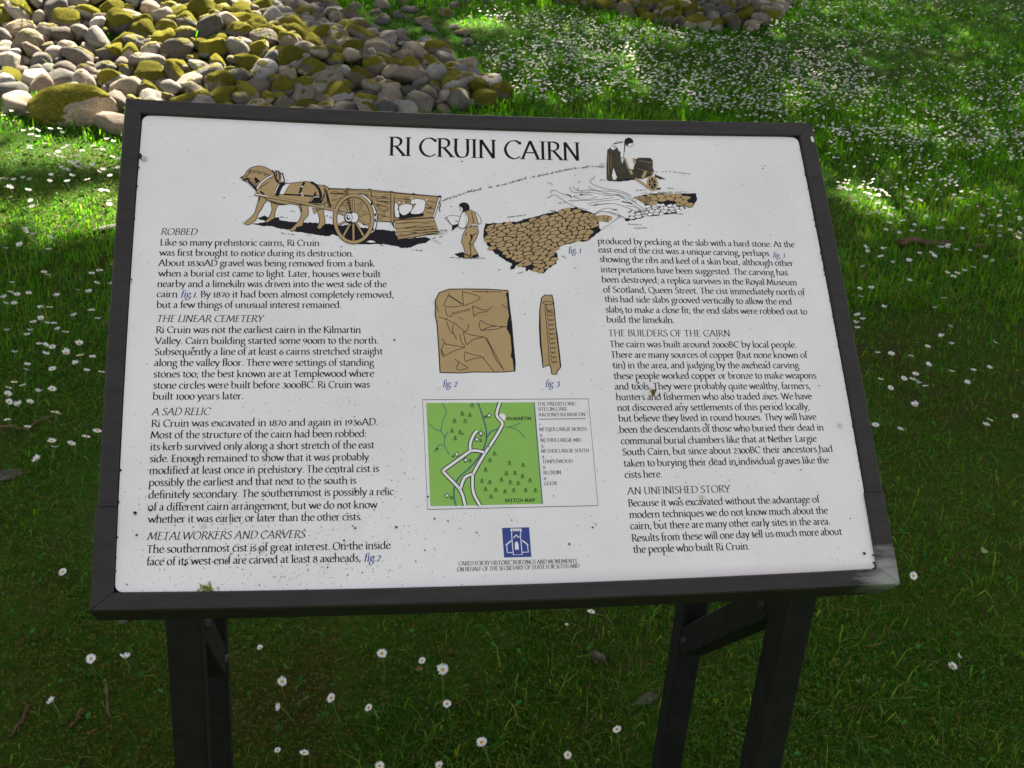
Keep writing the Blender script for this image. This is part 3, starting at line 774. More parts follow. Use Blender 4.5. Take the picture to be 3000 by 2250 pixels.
 '.': (2.6, 'D 1.2,.5'), ',': (2.6, 'D 1.2,.5|L 1.4,.4 .8,-1.7'), ';': (2.8, 'D 1.3,.5|L 1.5,.4 .8,-1.7|D 1.3,5.3'),
 ':': (2.8, 'D 1.3,.5|D 1.3,5.3'), '(': (3.4, 'C 3,11.4 1.4,8.5 1.1,4.5 1.5,1 3,-2.4'), ')': (3.4, 'C .5,11.4 2,8.5 2.3,4.5 1.9,1 .5,-2.4'), ' ': (2.9, ''),
}
def parse(s):
    out = []
    for part in s.split('|'):
        if part:
            k_, *pts = part.split()
            out.append((k_, [tuple(float(c) for c in p.split(',')) for p in pts]))
    return out
GL = {c: (w, parse(s)) for c, (w, s) in GL.items()}
for c in 'abcdefghijklmnopqrstuvwxyz':                # larger x height: stretch the body, keep ascenders
    w, S_ = GL[c]
    GL[c] = (w, [(t_, [(a, b * 1.09 if b <= 6.6 else 7.2 + (b - 6.6) * .87) for a, b in P]) for t_, P in S_])
def pen(a, b, deg):
    c, s = math.cos(rad(deg)), math.sin(rad(deg))
    def h(dx, dy):                                   # half width across the stroke of an elliptical pen
        nx_, ny_ = -dy, dx
        return math.hypot(a * (nx_ * c + ny_ * s), b * (-nx_ * s + ny_ * c))
    return h
RATIO = []
def text(pr, s, p0, p1, cap, slant=0.0, weight=1.0, mono=False, track=0.0, alt=None, fit=True, layer=1):
    """set one line from p0 to p1 (baseline ends measured on the photograph). {..} switches to the alternative print"""
    (x0, y0), (x1, y1) = uv(*p0), uv(*p1)
    L = math.hypot(x1 - x0, y1 - y0); ex, ey = (x1 - x0) / L, (y1 - y0) / L
    k_ = cap / 10
    total = 0; plain = [c for c in s if c not in '{}']
    total = sum(GL[c][0] + track for c in plain) - track - 1.2
    sc = L / (total * k_) if fit else 1.0
    RATIO.append((round(sc, 2), s[:24]))
    h = pen(.46 * weight, .46 * weight, 0) if mono else pen(.74 * weight, .27 * weight, 17)
    x = -0.6; cur = pr; sl_ = slant
    def T(px, py, sl__):
        a = (px + py * sl__) * k_ * sc if sl__ == 0 else px * k_ * sc + py * sl__ * k_
        b = py * k_
        return (x0 + ex * a - ey * b, y0 + ey * a + ex * b)
    for c in s:
        if c == '{': cur = alt or pr; sl_ = 0.22; continue
        if c == '}': cur = pr; sl_ = slant; continue
        w, strokes = GL[c]
        for t_, P in strokes:
            P = [(a + x, b) for a, b in P]
            hw = lambda dx, dy: h(dx, dy) * k_
            if t_ == 'L': cur.stroke([T(a, b, sl_) for a, b in P], hw, layer)
            elif t_ == 'C': cur.stroke([T(a, b, sl_) for a, b in catmull(P, False, 4)], hw, layer)
            elif t_ == 'O': cur.stroke([T(a, b, sl_) for a, b in catmull(P, True, 3)], hw, layer, closed=True)
            elif t_ == 'D':
                (a, b), r = P[0], .75
                cur.poly([T(a + r * math.cos(i * math.pi / 4), b + r * math.sin(i * math.pi / 4), sl_) for i in range(8)], layer)
            elif not mono:
                (a, b) = P[0]; hh = .22 * weight
                if t_ == 'S': q_ = [(a - 1.25, b - hh), (a + 1.25, b - hh), (a + 1.25, b + hh), (a - 1.25, b + hh)]
                elif t_ == 'F': q_ = [(a - 1.35, b - .75), (a + .5, b - .35), (a + .5, b + .3), (a - .3, b + .1)]
                else: q_ = [(a - .3, b - .25), (a + 1.1, b + .05), (a + 1.1, b + .45), (a - .3, b + .25)]
                cur.poly([T(p, q__, sl_) for p, q__ in q_], layer)
        x += w + track
CAPB, CAPH = 0.0091, 0.0094
def zoom(ox, oy, s):
    return lambda x, y: (ox + x / s, oy + y / s)
zA, zB_, zC, zD = zoom(380, 640, 2.6976), zoom(380, 1140, 2.6976), zoom(1720, 660, 2.765), zoom(1740, 1080, 2.6976)
blue = Print()
def block(name, z, rows, cap=CAPB, slant=0.0, weight=1.17):
    pr = Print()
    for s, a, b, c, d in rows:
        text(pr, s, z(a, b), z(c, d), cap, slant, weight, alt=blue)
    return pr.build(name, M_INK)
pr = Print(); zt = zoom(1050, 340, 2.9493)
text(pr, 'RI CRUIN CAIRN', zt(268, 338), zt(1912, 384), 0.0300, 0.05, .96)
pr.build('title', M_INK)
for z, s, a, b, c, d, sl_ in ((zA, 'ROBBED', 247, 128, 528, 130, .2), (zA, 'THE LINEAR CEMETERY', 212, 817, 1048, 817, .2), (zB_, 'A SAD RELIC', 176, 206, 628, 203, .2),
                             (zB_, 'METALWORKERS AND CARVERS', 140, 1192, 1382, 1175, .2), (zC, 'THE BUILDERS OF THE CAIRN', 176, 898, 1158, 900, .04), (zD, 'AN UNFINISHED STORY', 268, 994, 1074, 976, .04)):
    block('heading', z, [(s, a, b, c, d)], CAPH, sl_, .98)
block('paragraph', zA, [('Like so many prehistoric cairns, Ri Cruin', 243, 213, 1497, 217), ('was first brought to notice during its destruction.', 238, 294, 1768, 300),
    ('About 1830AD gravel was being removed from a bank', 230, 375, 1930, 380), ('when a burial cist came to light. Later, houses were built', 230, 458, 1980, 463),
    ('nearby and a limekiln was driven into the west side of the', 220, 541, 2028, 543), ('cairn {fig.1}. By 1870 it had been almost completely removed,', 216, 622, 2085, 627),
    ('but a few things of unusual interest remained.', 216, 707, 1672, 707)])
block('paragraph', zA, [('Ri Cruin was not the earliest cairn in the Kilmartin', 210, 905, 1825, 904), ('Valley. Cairn building started some 900m to the north.', 203, 992, 1965, 989),
    ('Subsequently a line of at least 6 cairns stretched straight', 200, 1079, 1997, 1074), ('along the valley floor. There were settings of standing', 197, 1166, 1927, 1163),
    ('stones too; the best known are at Templewood where', 190, 1256, 1928, 1250), ('stone circles were built before 3000BC. Ri Cruin was', 188, 1345, 1895, 1337), ('built 1000 years later.', 185, 1432, 897, 1428)])
block('paragraph', zB_, [('Ri Cruin was excavated in 1870 and again in 1936AD.', 173, 298, 1960, 284), ('Most of the structure of the cairn had been robbed:', 166, 389, 1870, 377),
    ('its kerb survived only along a short stretch of the east', 164, 483, 1930, 467), ('side. Enough remained to show that it was probably', 160, 577, 1887, 562),
    ('modified at least once in prehistory. The central cist is', 157, 671, 1967, 654), ('possibly the earliest and that next to the south is', 153, 766, 1787, 748),
    ('definitely secondary. The southernmost is possibly a relic', 150, 863, 2085, 836), ('of a different cairn arrangement, but we do not know', 147, 961, 1953, 940), ('whether it was earlier or later than the other cists.', 148, 1057, 1835, 1035)])
block('paragraph', zB_, [('The southernmost cist is of great interest. On the inside', 137, 1295, 2058, 1262), ('face of its west end are carved at least 8 axeheads, {fig.2}', 135, 1393, 1978, 1360)])
block('paragraph', zC, [('produced by pecking at the slab with a hard stone. At the', 90, 150, 1680, 178), ('east end of the cist was a unique carving, perhaps', 95, 220, 1475, 250),
    ('showing the ribs and keel of a skin boat, although other', 106, 297, 1670, 330), ('interpretations have been suggested. The carving has', 115, 380, 1625, 406),
    ('been destroyed; a replica survives in the Royal Museum', 123, 462, 1700, 486), ('of Scotland, Queen Street. The cist immediately north of', 135, 543, 1763, 565),
    ('this had side slabs grooved vertically to allow the end', 147, 621, 1658, 642), ('slabs to make a close fit; the end slabs were robbed out to', 154, 706, 1782, 722), ('build the limekiln.', 163, 787, 708, 792)])
block('paragraph', zC, [('The cairn was built around 2000BC by local people.', 187, 987, 1697, 992), ('There are many sources of copper (but none known of', 197, 1073, 1783, 1075),
    ('tin) in the area, and judging by the axehead carving', 212, 1158, 1715, 1158), ('these people worked copper or bronze to make weapons', 221, 1245, 1856, 1241),
    ('and tools. They were probably quite wealthy, farmers,', 230, 1330, 1809, 1325), ('hunters and fishermen who also traded axes. We have', 239, 1416, 1820, 1409),
    ('not discovered any settlements of this period locally,', 249, 1503, 1802, 1494), ('but believe they lived in round houses. They will have', 259, 1590, 1856, 1576),
    ('been the descendants of those who buried their dead in', 267, 1681, 1917, 1662), ('communal burial chambers like that at Nether Largie', 279, 1773, 1859, 1752),
    ('South Cairn, but since about 2300BC their ancestors had', 290, 1863, 1990, 1836), ('taken to burying their dead in individual graves like the', 301, 1955, 1958, 1927), ('cists here.', 309, 2047, 608, 2041)])
block('paragraph', zD, [('Because it was excavated without the advantage of', 275, 1089, 1782, 1058), ('modern techniques we do not know much about the', 285, 1180, 1848, 1146),
    ('cairn, but there are many other early sites in the area.', 293, 1270, 1868, 1232), ('Results from these will one day tell us much more about', 304, 1366, 1960, 1313), ('the people who built Ri Cruin.', 315, 1456, 1232, 1428)])
zW = zoom(1290, 560, 4.9156); zS = zoom(1200, 800, 3.8138); zM = zoom(1200, 1140, 3.6867); zL = zoom(1300, 1500, 4.8087)
zH, zK, zR = zoom(700, 480, 6.38), zoom(950, 500, 5.53), zoom(1580, 380, 4.424)
text(blue, 'fig. 1', zW(1845, 895), zW(2025, 890), CAPB, .22); text(blue, 'fig. 2', zS(372, 1275), zS(525, 1272), CAPB, .22)
text(blue, 'fig. 3', zS(1518, 1272), zS(1670, 1270), CAPB, .22); text(blue, 'fig. 3', zC(1508, 262), zC(1602, 262), CAPB * .92, .22)
blue.build('figure_references', M_BLUE)

def pts(z, s):
    """'x,y x,y ...' in one enlarged view -> plate coordinates"""
    return [uv(*z(*[float(c) for c in p.split(',')])) for p in s.split()]
def px_m(z):                                        # metres on the plate per pixel of that view, mid-picture
    (a, b), (c, d) = uv(*z(500, 500)), uv(*z(600, 500))
    return math.hypot(c - a, d - b) / 100
def rough(P, amp, step):
    """ragged edge, as of drawn grass or torn ink"""
    out = []
    for i in range(len(P)):
        a, b = P[i], P[(i + 1) % len(P)]
        n = max(1, int(math.hypot(b[0] - a[0], b[1] - a[1]) / step))
        for j in range(n):
            t = j / n
            out.append((a[0] + (b[0] - a[0]) * t + rng.uniform(-amp, amp), a[1] + (b[1] - a[1]) * t + rng.uniform(-amp, amp)))
    return out
def clipped(P, p):
    return float(poly_sdf(np.array([p[0]]), np.array([p[1]]), P)[0])
class Art:
    def __init__(self): self.p = {k: Print() for k in ('ink', 'tan', 'white', 'brown')}
    def fill(self, z, s, c, layer, outline=0.0, ol=None, sm=False):
        P = pts(z, s)
        if sm: P = catmull(P, True, 4)
        self.p[c].poly(P, layer)
        if outline: self.p['ink'].stroke(P, outline, ol or layer + 1, closed=True)
        return P
    def line(self, z, s, w, layer=6, c='ink', sm=True, taper=False, closed=False):
        P = pts(z, s)
        if sm: P = catmull(P, closed, 5)
        self.p[c].stroke(P, w, layer, closed=closed, taper=taper)
    def build(self, name):
        for k_, m in (('ink', M_INKD), ('tan', M_TAN), ('white', M_WHITE), ('brown', M_BROWN)):
            if self.p[k_].v:
                self.p[k_].build(name if k_ == 'ink' else name + {'tan': '_tan_fill', 'white': '_white_fill', 'brown': '_dark_fill'}[k_], m)
t1 = 0.00055
# --- horse and cart
A = Art()
for s in ('350,1030 400,985 480,960 530,990 540,1020 500,1060 430,1060',
          '240,1120 360,1110 500,1090 560,1060 680,1000 740,1010 760,1060 900,1080 1080,1090 1210,1100 1400,1100 1500,1100 1620,1110 1770,1130 1840,1160 1830,1240 1700,1260 1600,1290 1750,1340 1600,1350 1450,1320 1300,1300 1200,1280 1050,1260 950,1230 800,1220 600,1160 440,1160 330,1140'):
    A.p['ink'].poly(rough(pts(zH, s), .0009, .0022), 1)
A.p['ink'].poly(rough(pts(zK, '0,880 160,900 300,890 420,860 500,900 560,920 720,930 850,960 980,960 1140,980 1200,1110 1500,1080 1640,1080 1730,1110 1640,1170 1500,1200 1400,1250 1280,1255 1150,1220 950,1190 800,1190 640,1195 500,1180 250,1070 130,1030 60,1050 0,1020'), .0008, .0022), 1)
A.p['white'].poly(pts(zK, '680,1155 740,1130 800,1140 835,1160 760,1168'), 2)
A.p['white'].poly(pts(zK, '210,790 340,790 360,870 300,890 230,870'), 2)
legs = ('380,590 360,700 330,800 300,910 230,1000 150,1060 100,1120 130,1140 200,1140 250,1100 310,1060 340,1010 360,930 420,850 480,740 530,680 480,600',
        '600,720 620,860 590,950 540,1030 480,1080 540,1100 600,1060 665,1020 670,930 690,850 740,760',
        '1090,770 1150,850 1165,960 1130,1050 1060,1130 1000,1190 940,1240 990,1265 1050,1250 1080,1190 1190,1160 1210,1060 1290,970 1300,880 1290,780',
        '1450,850 1490,960 1510,1060 1490,1130 1460,1180 1480,1220 1530,1215 1570,1160 1610,1140 1610,1060 1590,960 1580,850', '1370,830 1410,945 1460,880 1540,850')
for s in legs: A.fill(zH, s, 'tan', 3, t1 * .8, 4)
A.fill(zK, '0,240 50,270 80,290 380,300 720,310 1090,350 1450,385 1850,415 1760,760 1150,800 1110,850 1060,830 860,820 760,880 640,880 500,720 180,640 0,600', 'tan', 3, t1, 5)
A.fill(zH, '20,262 60,245 110,215 150,140 220,80 310,48 400,42 500,70 580,115 650,170 690,130 740,135 780,180 785,300 850,360 950,368 1100,352 1260,332 1360,350 1430,385 1500,400 1600,405 1660,440 1690,480 1640,520 1660,700 1560,770 1300,750 1100,770 950,745 860,765 740,768 600,720 480,640 400,580 340,545 300,480 240,420 170,350 120,325 80,315 60,280', 'tan', 5, t1 * .9, 6)
A.fill(zK, '1140,805 1770,765 1860,1010 1190,1120', 'tan', 3, t1, 5)
for s in ('1160,860 1790,830', '1170,940 1810,900', '1180,1000 1830,950', '1185,1060 1845,985', '1200,1090 1500,1010'): A.line(zK, s, t1 * .5, 5, sm=False)
for s in ('60,300 380,320 1090,365 1840,430', '90,380 400,380 1080,450', '1150,450 1400,470 1830,510', '1640,600 1800,620', '830,480 1070,540', '850,560 1060,600', '870,640 1050,660', '860,720 1060,760', '600,640 720,700', '120,480 300,440', '80,560 170,560', '1660,680 1790,700', '520,560 650,500'): A.line(zK, s, t1 * .5, 5)
for x_a, x_b, y_a, y_b, n_ in ((90, 430, 330, 590, 22), (500, 760, 340, 420, 8), (800, 1070, 390, 780, 34), (1150, 1400, 410, 540, 10), (1640, 1800, 440, 740, 12), (1170, 1800, 850, 1050, 26)):
    for _ in range(n_):
        x = rng.uniform(x_a, x_b - 60); y = rng.uniform(y_a, y_b); L_ = rng.uniform(40, .5 * (x_b - x_a)); sl__ = -.09 if y > 840 else .07
        A.line(zK, f'{x},{y} {x + L_ * .5},{y + sl__ * L_ * .5 + rng.uniform(-9, 9)} {x + L_},{y + sl__ * L_}', .00030, 5, taper=True)
for s in ('20,290 90,590', '375,310 440,680', '480,430 490,660', '760,350 800,700', '1075,380 1080,830', '1135,400 1125,850', '10,300 70,590', '340,320 420,640'): A.line(zK, s, t1 * .8, 6, sm=False)
A.p['ink'].poly(pts(zK, '1080,840 1120,850 1150,960 1110,900'), 5)
for s in ('340,300 370,285 430,292 440,308', '690,310 720,295 770,305 775,322', '1050,345 1080,332 1130,345 1130,358', '1410,380 1440,365 1480,380 1480,392'): A.p['ink'].poly(pts(zK, s), 6)
A.line(zK, '1885,420 1770,755', t1 * 1.6, 6, 'white', False); A.line(zK, '1895,420 1780,765', t1 * .7, 7, sm=False)
A.p['ink'].poly(pts(zK, '1830,430 1860,405 1900,410 1880,440'), 7); A.line(zK, '1870,500 1880,580 1860,600 1875,670', t1, 7)
A.p['ink'].poly(pts(zK, '1210,690 1300,640 1400,680 1600,640 1610,740 1260,785 1150,770'), 5)
for s in ('1140,530 1195,560 1215,700 1215,760 1145,740', '1200,600 1285,545 1420,560 1410,650 1300,730 1225,690', '1405,490 1500,455 1620,485 1640,540 1590,690 1400,700 1450,590 1480,540 1410,550'): A.fill(zK, s, 'white', 6, t1 * .7, 7, True)
for s in ('1410,440 1425,480', '1640,490 1665,470', '1285,500 1290,545', '1190,525 1225,510'): A.line(zK, s, t1 * 1.3, 7, 'white', False)
# wheel
def ell(z, cx, cy, rx__, ry__, n=40, tilt=0.0):
    c, s = math.cos(tilt), math.sin(tilt)
    return [uv(*z(cx + rx__ * math.cos(a) * c - ry__ * math.sin(a) * s, cy + rx__ * math.cos(a) * s + ry__ * math.sin(a) * c)) for a in [2 * math.pi * i / n for i in range(n)]]
mk = px_m(zK)
A.p['white'].poly(pts(zK, '560,385 640,400 720,460 800,570 850,720 845,860 810,980 740,1030 700,1040 780,900 795,760 760,600 690,480 620,420'), 6)
A.line(zK, '560,380 640,395 720,450 800,560 855,720 850,860 815,985 745,1040', t1 * .9, 7)
for cx, cy in ((765, 540), (825, 720), (828, 810), (790, 960)): A.p['ink'].poly(ell(zK, cx, cy, 14, 30, 8), 7)
A.p['ink'].poly(pts(zK, '470,800 520,820 540,900 500,1000 430,1000 440,900'), 5)
hub = (470, 775)
for i in range(10):
    a = math.radians(18 + 36 * i)
    P = [uv(*zK(hub[0] + 60 * math.cos(a), hub[1] + 70 * math.sin(a))), uv(*zK(475 + 300 * math.cos(a), 783 + 375 * math.sin(a)))]
    A.p['ink'].stroke(P, mk * 20, 6); A.p['tan'].stroke(P, mk * 14, 7)
A.p['ink'].stroke(ell(zK, 475, 785, 302, 380), mk * 36, 7, closed=True)
A.p['tan'].stroke(ell(zK, 475, 785, 302, 380), mk * 25, 8, closed=True)
A.p['ink'].poly(ell(zK, 440, 770, 118, 96), 8); A.p['white'].poly(ell(zK, 480, 765, 68, 78), 9); A.p['white'].poly(ell(zK, 395, 765, 58, 70), 10)
A.p['ink'].stroke(ell(zK, 395, 765, 58, 70), t1 * .6, 11, closed=True); A.p['ink'].poly(ell(zK, 390, 765, 32, 42), 11); A.p['white'].poly(ell(zK, 396, 755, 18, 24), 12)
# harness, shaft, mane
P = pts(zH, '290,572 500,612 740,655 1000,700 1300,765 1800,872'); A.p['ink'].stroke(P, .0021, 8); A.p['tan'].stroke(P, .0015, 9)
A.p['white'].stroke(pts(zH, '290,568 400,590 560,616'), .0006, 10)
A.line(zH, '340,475 370,420 440,340 520,280 625,222', .0017, 7); A.line(zH, '340,475 370,420 440,340 520,280 625,222', .0010, 8, 'white')
A.line(zH, '615,125 660,180 685,280 740,360 850,365', .0010, 8); A.line(zH, '690,140 705,200 690,260 730,330', .0006, 8); A.line(zH, '740,140 760,250 735,340', .0006, 8)
A.line(zH, '790,185 830,185', .0008, 8, sm=False); A.line(zH, '815,190 855,350', .0008, 8, sm=False); A.p['white'].poly(pts(zH, '795,200 812,200 840,345 790,330'), 7)
A.fill(zH, '660,560 690,480 735,392 955,370 900,470 840,580', 'white', 7, t1 * .6, 8)
A.line(zH, '710,605 745,500 800,400 850,370', .0027, 9, sm=True)
for s, w in (('1140,575 1165,460 1225,350', .0016), ('1345,345 1440,405 1505,500 1530,620 1480,700', .0018), ('840,575 1100,590 1400,612 1520,620', .0011), ('400,520 470,575', .0012)): A.line(zH, s, w, 8)
for cx, cy in ((1180, 432), (1168, 562), (1190, 603)): A.p['white'].poly(ell(zH, cx, cy, 22, 14, 10), 9)
A.p['ink'].poly(pts(zH, '1380,620 1430,510 1450,600 1540,680 1560,740 1400,745 1300,735'), 7); A.line(zH, '1400,625 1340,710', .0008, 9, 'tan', False); A.line(zH, '1400,625 1500,625', .0006, 9, 'white', False)
A.p['ink'].poly(rough(pts(zH, '270,290 300,255 340,270 385,320 385,350 350,345 340,400 300,330'), .0006, .002), 7)
for i in range(15):
    t = i / 14; x = 190 + 430 * t; y = 112 + 105 * t * t
    A.line(zH, f'{x},{y} {x + 10},{y + 30} {x + rng.uniform(-18, 22)},{y + rng.uniform(55, 85)}', .00045, 7, taper=True)
A.line(zH, '160,235 190,165 235,120', .0005, 7); A.line(zH, '20,262 70,262 110,272', .0005, 7); A.line(zH, '240,330 300,370 330,430', .0005, 7)
A.line(zH, '80,310 160,290 210,350 290,430 340,500', .0013, 7); A.line(zH, '150,265 250,295', .0005, 7); A.line(zH, '400,470 440,420 560,345', .0005, 7); A.line(zH, '110,230 150,260', .0005, 7)
for s in ('390,600 370,700', '540,690 700,735 860,765', '1150,790 1170,900', '1550,720 1600,560', '1640,520 1720,820'): A.line(zH, s, .0007, 8)
def grass_line(Ar, P, h, step, w=.00028, layer=6, dens=.8):
    for a, b in zip(P, P[1:]):
        n = max(1, int(math.hypot(b[0] - a[0], b[1] - a[1]) / step))
        for j in range(n):
            if rng.random() > dens: continue
            t = (j + rng.random()) / n; x, y = a[0] + (b[0] - a[0]) * t, a[1] + (b[1] - a[1]) * t
            Ar.p['ink'].stroke([(x, y), (x + rng.uniform(-.2, .9) * h, y + rng.uniform(.2, 1) * h)], w, layer)
            Ar.p['ink'].stroke([(x - step * .6, y + rng.uniform(-.2, .2) * h), (x + step * .7, y + rng.uniform(-.2, .2) * h)], w, layer)
for s in ('760,1000 900,1010', '930,890 1110,890', '1620,970 1740,1020', '20,1100 80,1100', '730,1290 1020,1330'): grass_line(A, pts(zH, s), .0016, .0018, dens=.6)
for s in ('1740,1110 1900,1070', '1780,1140 1900,1190', '1420,1290 1600,1300', '1870,960 2040,990', '900,1200 1060,1260'): grass_line(A, pts(zK, s), .0018, .0018, dens=.7)
A.build('horse_and_cart_drawing')
# --- man with sack
A = Art()
A.p['ink'].poly(rough(pts(zW, '205,905 330,870 360,930 440,975 350,965 275,955'), .0008, .002), 1); grass_line(A, pts(zW, '130,960 270,965 640,970'), .0012, .0016)
A.fill(zW, '80,390 150,352 240,360 290,378 275,460 180,490 125,450', 'white', 2, t1 * .6, 3, True); A.line(zW, '60,392 95,385 120,430 160,488', t1 * .7, 4)
A.p['ink'].poly(pts(zW, '170,495 262,470 290,470 240,515 185,560 165,578'), 4); A.line(zW, '210,430 255,440', t1, 4, sm=False)
A.fill(zW, '380,520 530,505 552,590 520,680 470,770 500,840 545,910 460,945 440,965 360,915 335,800 305,740 320,640', 'tan', 4, t1 * .7, 5)
A.fill(zW, '350,905 440,925 440,970 340,958', 'tan', 4, t1 * .6, 5); A.p['ink'].poly(pts(zW, '455,935 540,905 560,945 470,968'), 5)
A.fill(zW, '490,300 560,365 592,440 575,470 545,465 530,400', 'white', 4, t1 * .7, 5, True)
A.fill(zW, '350,295 425,272 490,300 530,400 548,485 480,475 400,515 365,540 375,440', 'tan', 5, t1 * .7, 6)
A.fill(zW, '350,300 300,340 272,440 258,510 310,540 360,520 405,425 385,350', 'white', 6, t1 * .7, 7, True)
A.line(zW, '395,515 470,485 550,500', t1 * 1.5, 7, 'white'); A.line(zW, '395,520 470,492 550,510', t1 * .5, 8)
A.fill(zW, '272,215 300,285 335,308 350,280 300,230', 'white', 6, t1 * .4, 7)
A.p['ink'].poly(catmull(pts(zW, '270,200 320,168 385,178 417,225 408,280 350,292 325,312 318,250 285,225'), True, 4), 8)
for s in ('440,625 455,680 410,765', '410,765 470,765', '430,770 440,940', '450,300 480,470', '375,600 360,650', '470,640 515,610'): A.line(zW, s, t1 * .9, 7)
A.p['ink'].poly(pts(zW, '425,620 470,640 460,690 410,770 440,690'), 7)
A.build('man_with_sack_drawing')
# --- stone-lined kiln trench with smoke
A = Art()
mw = px_m(zW)
wall = pts(zW, '650,470 780,460 1100,440 1300,385 1500,330 1660,300 1800,250 1980,232 2130,285 2230,335 2281,426 2315,570 2211,640 2120,725 1990,725 1800,770 1620,835 1690,920 1665,1040 1520,1140 1480,1190 1340,1150 1150,1075 1000,1035 850,935 720,845 640,725 615,640')
A.p['ink'].poly(rough(wall, .0009, .0025), 2)
def clip_half(Q, nx_, ny_, d):
    out = []
    for i in range(len(Q)):
        a, b = Q[i], Q[(i + 1) % len(Q)]
        sa, sb = a[0] * nx_ + a[1] * ny_ - d, b[0] * nx_ + b[1] * ny_ - d
        if sa <= 0: out.append(a)
        if (sa < 0) != (sb < 0) and sa != sb:
            t = sa / (sa - sb); out.append((a[0] + (b[0] - a[0]) * t, a[1] + (b[1] - a[1]) * t))
    return out
def stones(Ar, P, z, x0, x1, y0, y1, dx, dy, slope, c, layer, gap=.12):
    """drawn stonework: irregular long cells with black joints"""
    S_ = []
    for r in range(int((y1 - y0) / dy) + 1):
        for q_ in range(int((x1 - x0) / dx) + 1):
            x = x0 + (q_ + (.5 if r % 2 else 0) + rng.uniform(-.42, .42)) * dx
            y = y0 + (r + rng.uniform(-.42, .42)) * dy
            S_.append((x / dx, y / dy))
    S_ = np.array(S_)
    for i, (sx, sy) in enumerate(S_):
        Q = [(sx - 1.4, sy - 1.4), (sx + 1.4, sy - 1.4), (sx + 1.4, sy + 1.4), (sx - 1.4, sy + 1.4)]
        D = S_ - (sx, sy); dist = np.hypot(D[:, 0], D[:, 1])
        for j in np.argsort(dist)[1:14]:
            ox, oy = D[j]; L = dist[j]
            Q = clip_half(Q, ox / L, oy / L, (sx * ox + sy * oy) / L + L / 2 - gap * rng.uniform(.5, 1.2))
            if len(Q) < 3: break
        if len(Q) < 3: continue
        W = catmull([((a * .96 + .04 * sx) * dx, (b * .96 + .04 * sy) * dy + slope * (a * dx - x0)) for a, b in Q], True, 2)
        W = [uv(*z(a, b)) for a, b in W]
        if sum(clipped(P, q_) > .0001 for q_ in W) >= .62 * len(W):
            Ar.p[c].poly(W, layer)
stones(A, wall, zW, 560, 2330, 380, 1650, 112, 52, -.17, 'tan', 3, .10)
wall2 = pts(zR, '1215,885 1320,850 1560,822 1800,830 2030,825 2045,900 1990,1000 1940,1015 1840,975 1560,945 1380,985')
A.p['ink'].poly(rough(wall2, .0006, .002), 2); stones(A, wall2, zR, 1200, 2060, 800, 1060, 96, 48, 0.03, 'tan', 3, .07)
A.p['tan'].poly(pts(zR, '1235,885 1330,862 1420,870 1440,915 1380,965 1320,935'), 3)
rub = pts(zR, '1100,1150 1200,1040 1290,1000 1400,960 1560,930 1860,985 1900,1020 1740,1090 1400,1130 1120,1190')
A.p['ink'].poly(rough(rub, .0007, .0022), 1); stones(A, rub, zR, 1080, 1920, 890, 1220, 70, 36, -.02, 'white', 2, .11)
A.p['tan'].poly(pts(zR, '650,1165 720,1115 860,1105 945,1130 940,1180 880,1200 760,1185 720,1240 660,1220'), 3)
for s in ('700,1130 760,1180', '830,1120 850,1180', '900,1120 870,1190 900,1200'): A.line(zR, s, t1 * .8, 5)
A.p['white'].poly(pts(zR, '765,1190 880,1205 1010,1130 900,1250 800,1300 772,1270'), 4); A.p['ink'].stroke(pts(zR, '800,1300 1040,1130'), t1 * .5, 5); A.p['ink'].stroke(pts(zR, '770,1190 775,1270'), t1 * .5, 5)
smoke_w = pts(zR, '500,1020 640,1060 720,1090 820,1060 980,1110 1100,1140 1250,1060 1380,1000 1250,900 1050,820 800,780 700,800 560,900 450,960')
A.p['white'].poly(catmull(smoke_w, True, 3), 4)
for s in ('715,600 710,625 665,660 665,690 760,740 900,775 1040,795 1190,855', '90,880 130,880 160,850 230,860 330,930 460,1000 620,1040', '160,830 140,815 160,790 210,790 280,825 350,850',
          '395,740 420,800 490,820 640,815 800,835 980,840 1120,880 1250,945', '450,740 450,760 520,795 640,785 760,800 900,830', '500,750 510,790 560,800', '640,730 660,760 760,790 1000,810 1130,850 1260,930',
          '470,860 520,900 640,905 760,870', '380,920 600,920 800,905 960,880', '620,965 800,930 1040,905', '700,1100 800,1040 900,1020 1000,1050', '660,1140 800,1060 960,1090 1100,1140', '640,990 800,970 960,960 1100,1000 1300,1080',
          '1000,830 1160,900 1300,990 1380,1060', '1050,870 1200,960 1340,1060', '830,860 1000,855 1100,890', '540,850 640,840 700,870', '1010,1070 1040,1110 1100,1140', '900,1060 1000,1100 1060,1150', '1120,990 1250,1010 1370,1110', '100,690 140,695 175,720', '455,580 465,600', '500,690 540,665'):
    A.line(zR, s, .00029, 6)
for s in ('355,840 400,860 420,880', '450,860 460,880', '520,850 560,840', '700,985 760,970', '1070,935 1200,960', '1230,1080 1300,1060', '1150,1080 1200,1050', '1000,1040 960,1040'): A.line(zR, s, .0008, 6)
for s in ('710,980 760,972 900,960', '1070,930 1130,945 1200,968', '940,1040 1010,1040'): A.line(zR, s, .0007, 5, 'tan')
grass_line(A, [uv(*p) for p in ((1293, 590), (1372, 563), (1421, 553), (1478, 541), (1535, 525), (1600, 512), (1650, 500), (1690, 494), (1730, 489), (1774, 491))], .0034, .0021, .0003)
grass_line(A, pts(zR, '1510,550 1700,545 1960,580'), .0014, .0024, dens=.55)
for s in ('230,960 330,950', '140,1055 200,1060', '1240,790 1390,785', '1660,755 1730,770', '1140,1225 1330,1240', '1230,1280 1390,1275', '1720,1085 1880,1100', '790,655 860,655', '1320,825 1480,830', '1540,815 1950,812'): grass_line(A, pts(zR, s), .0016, .0017, dens=.75)
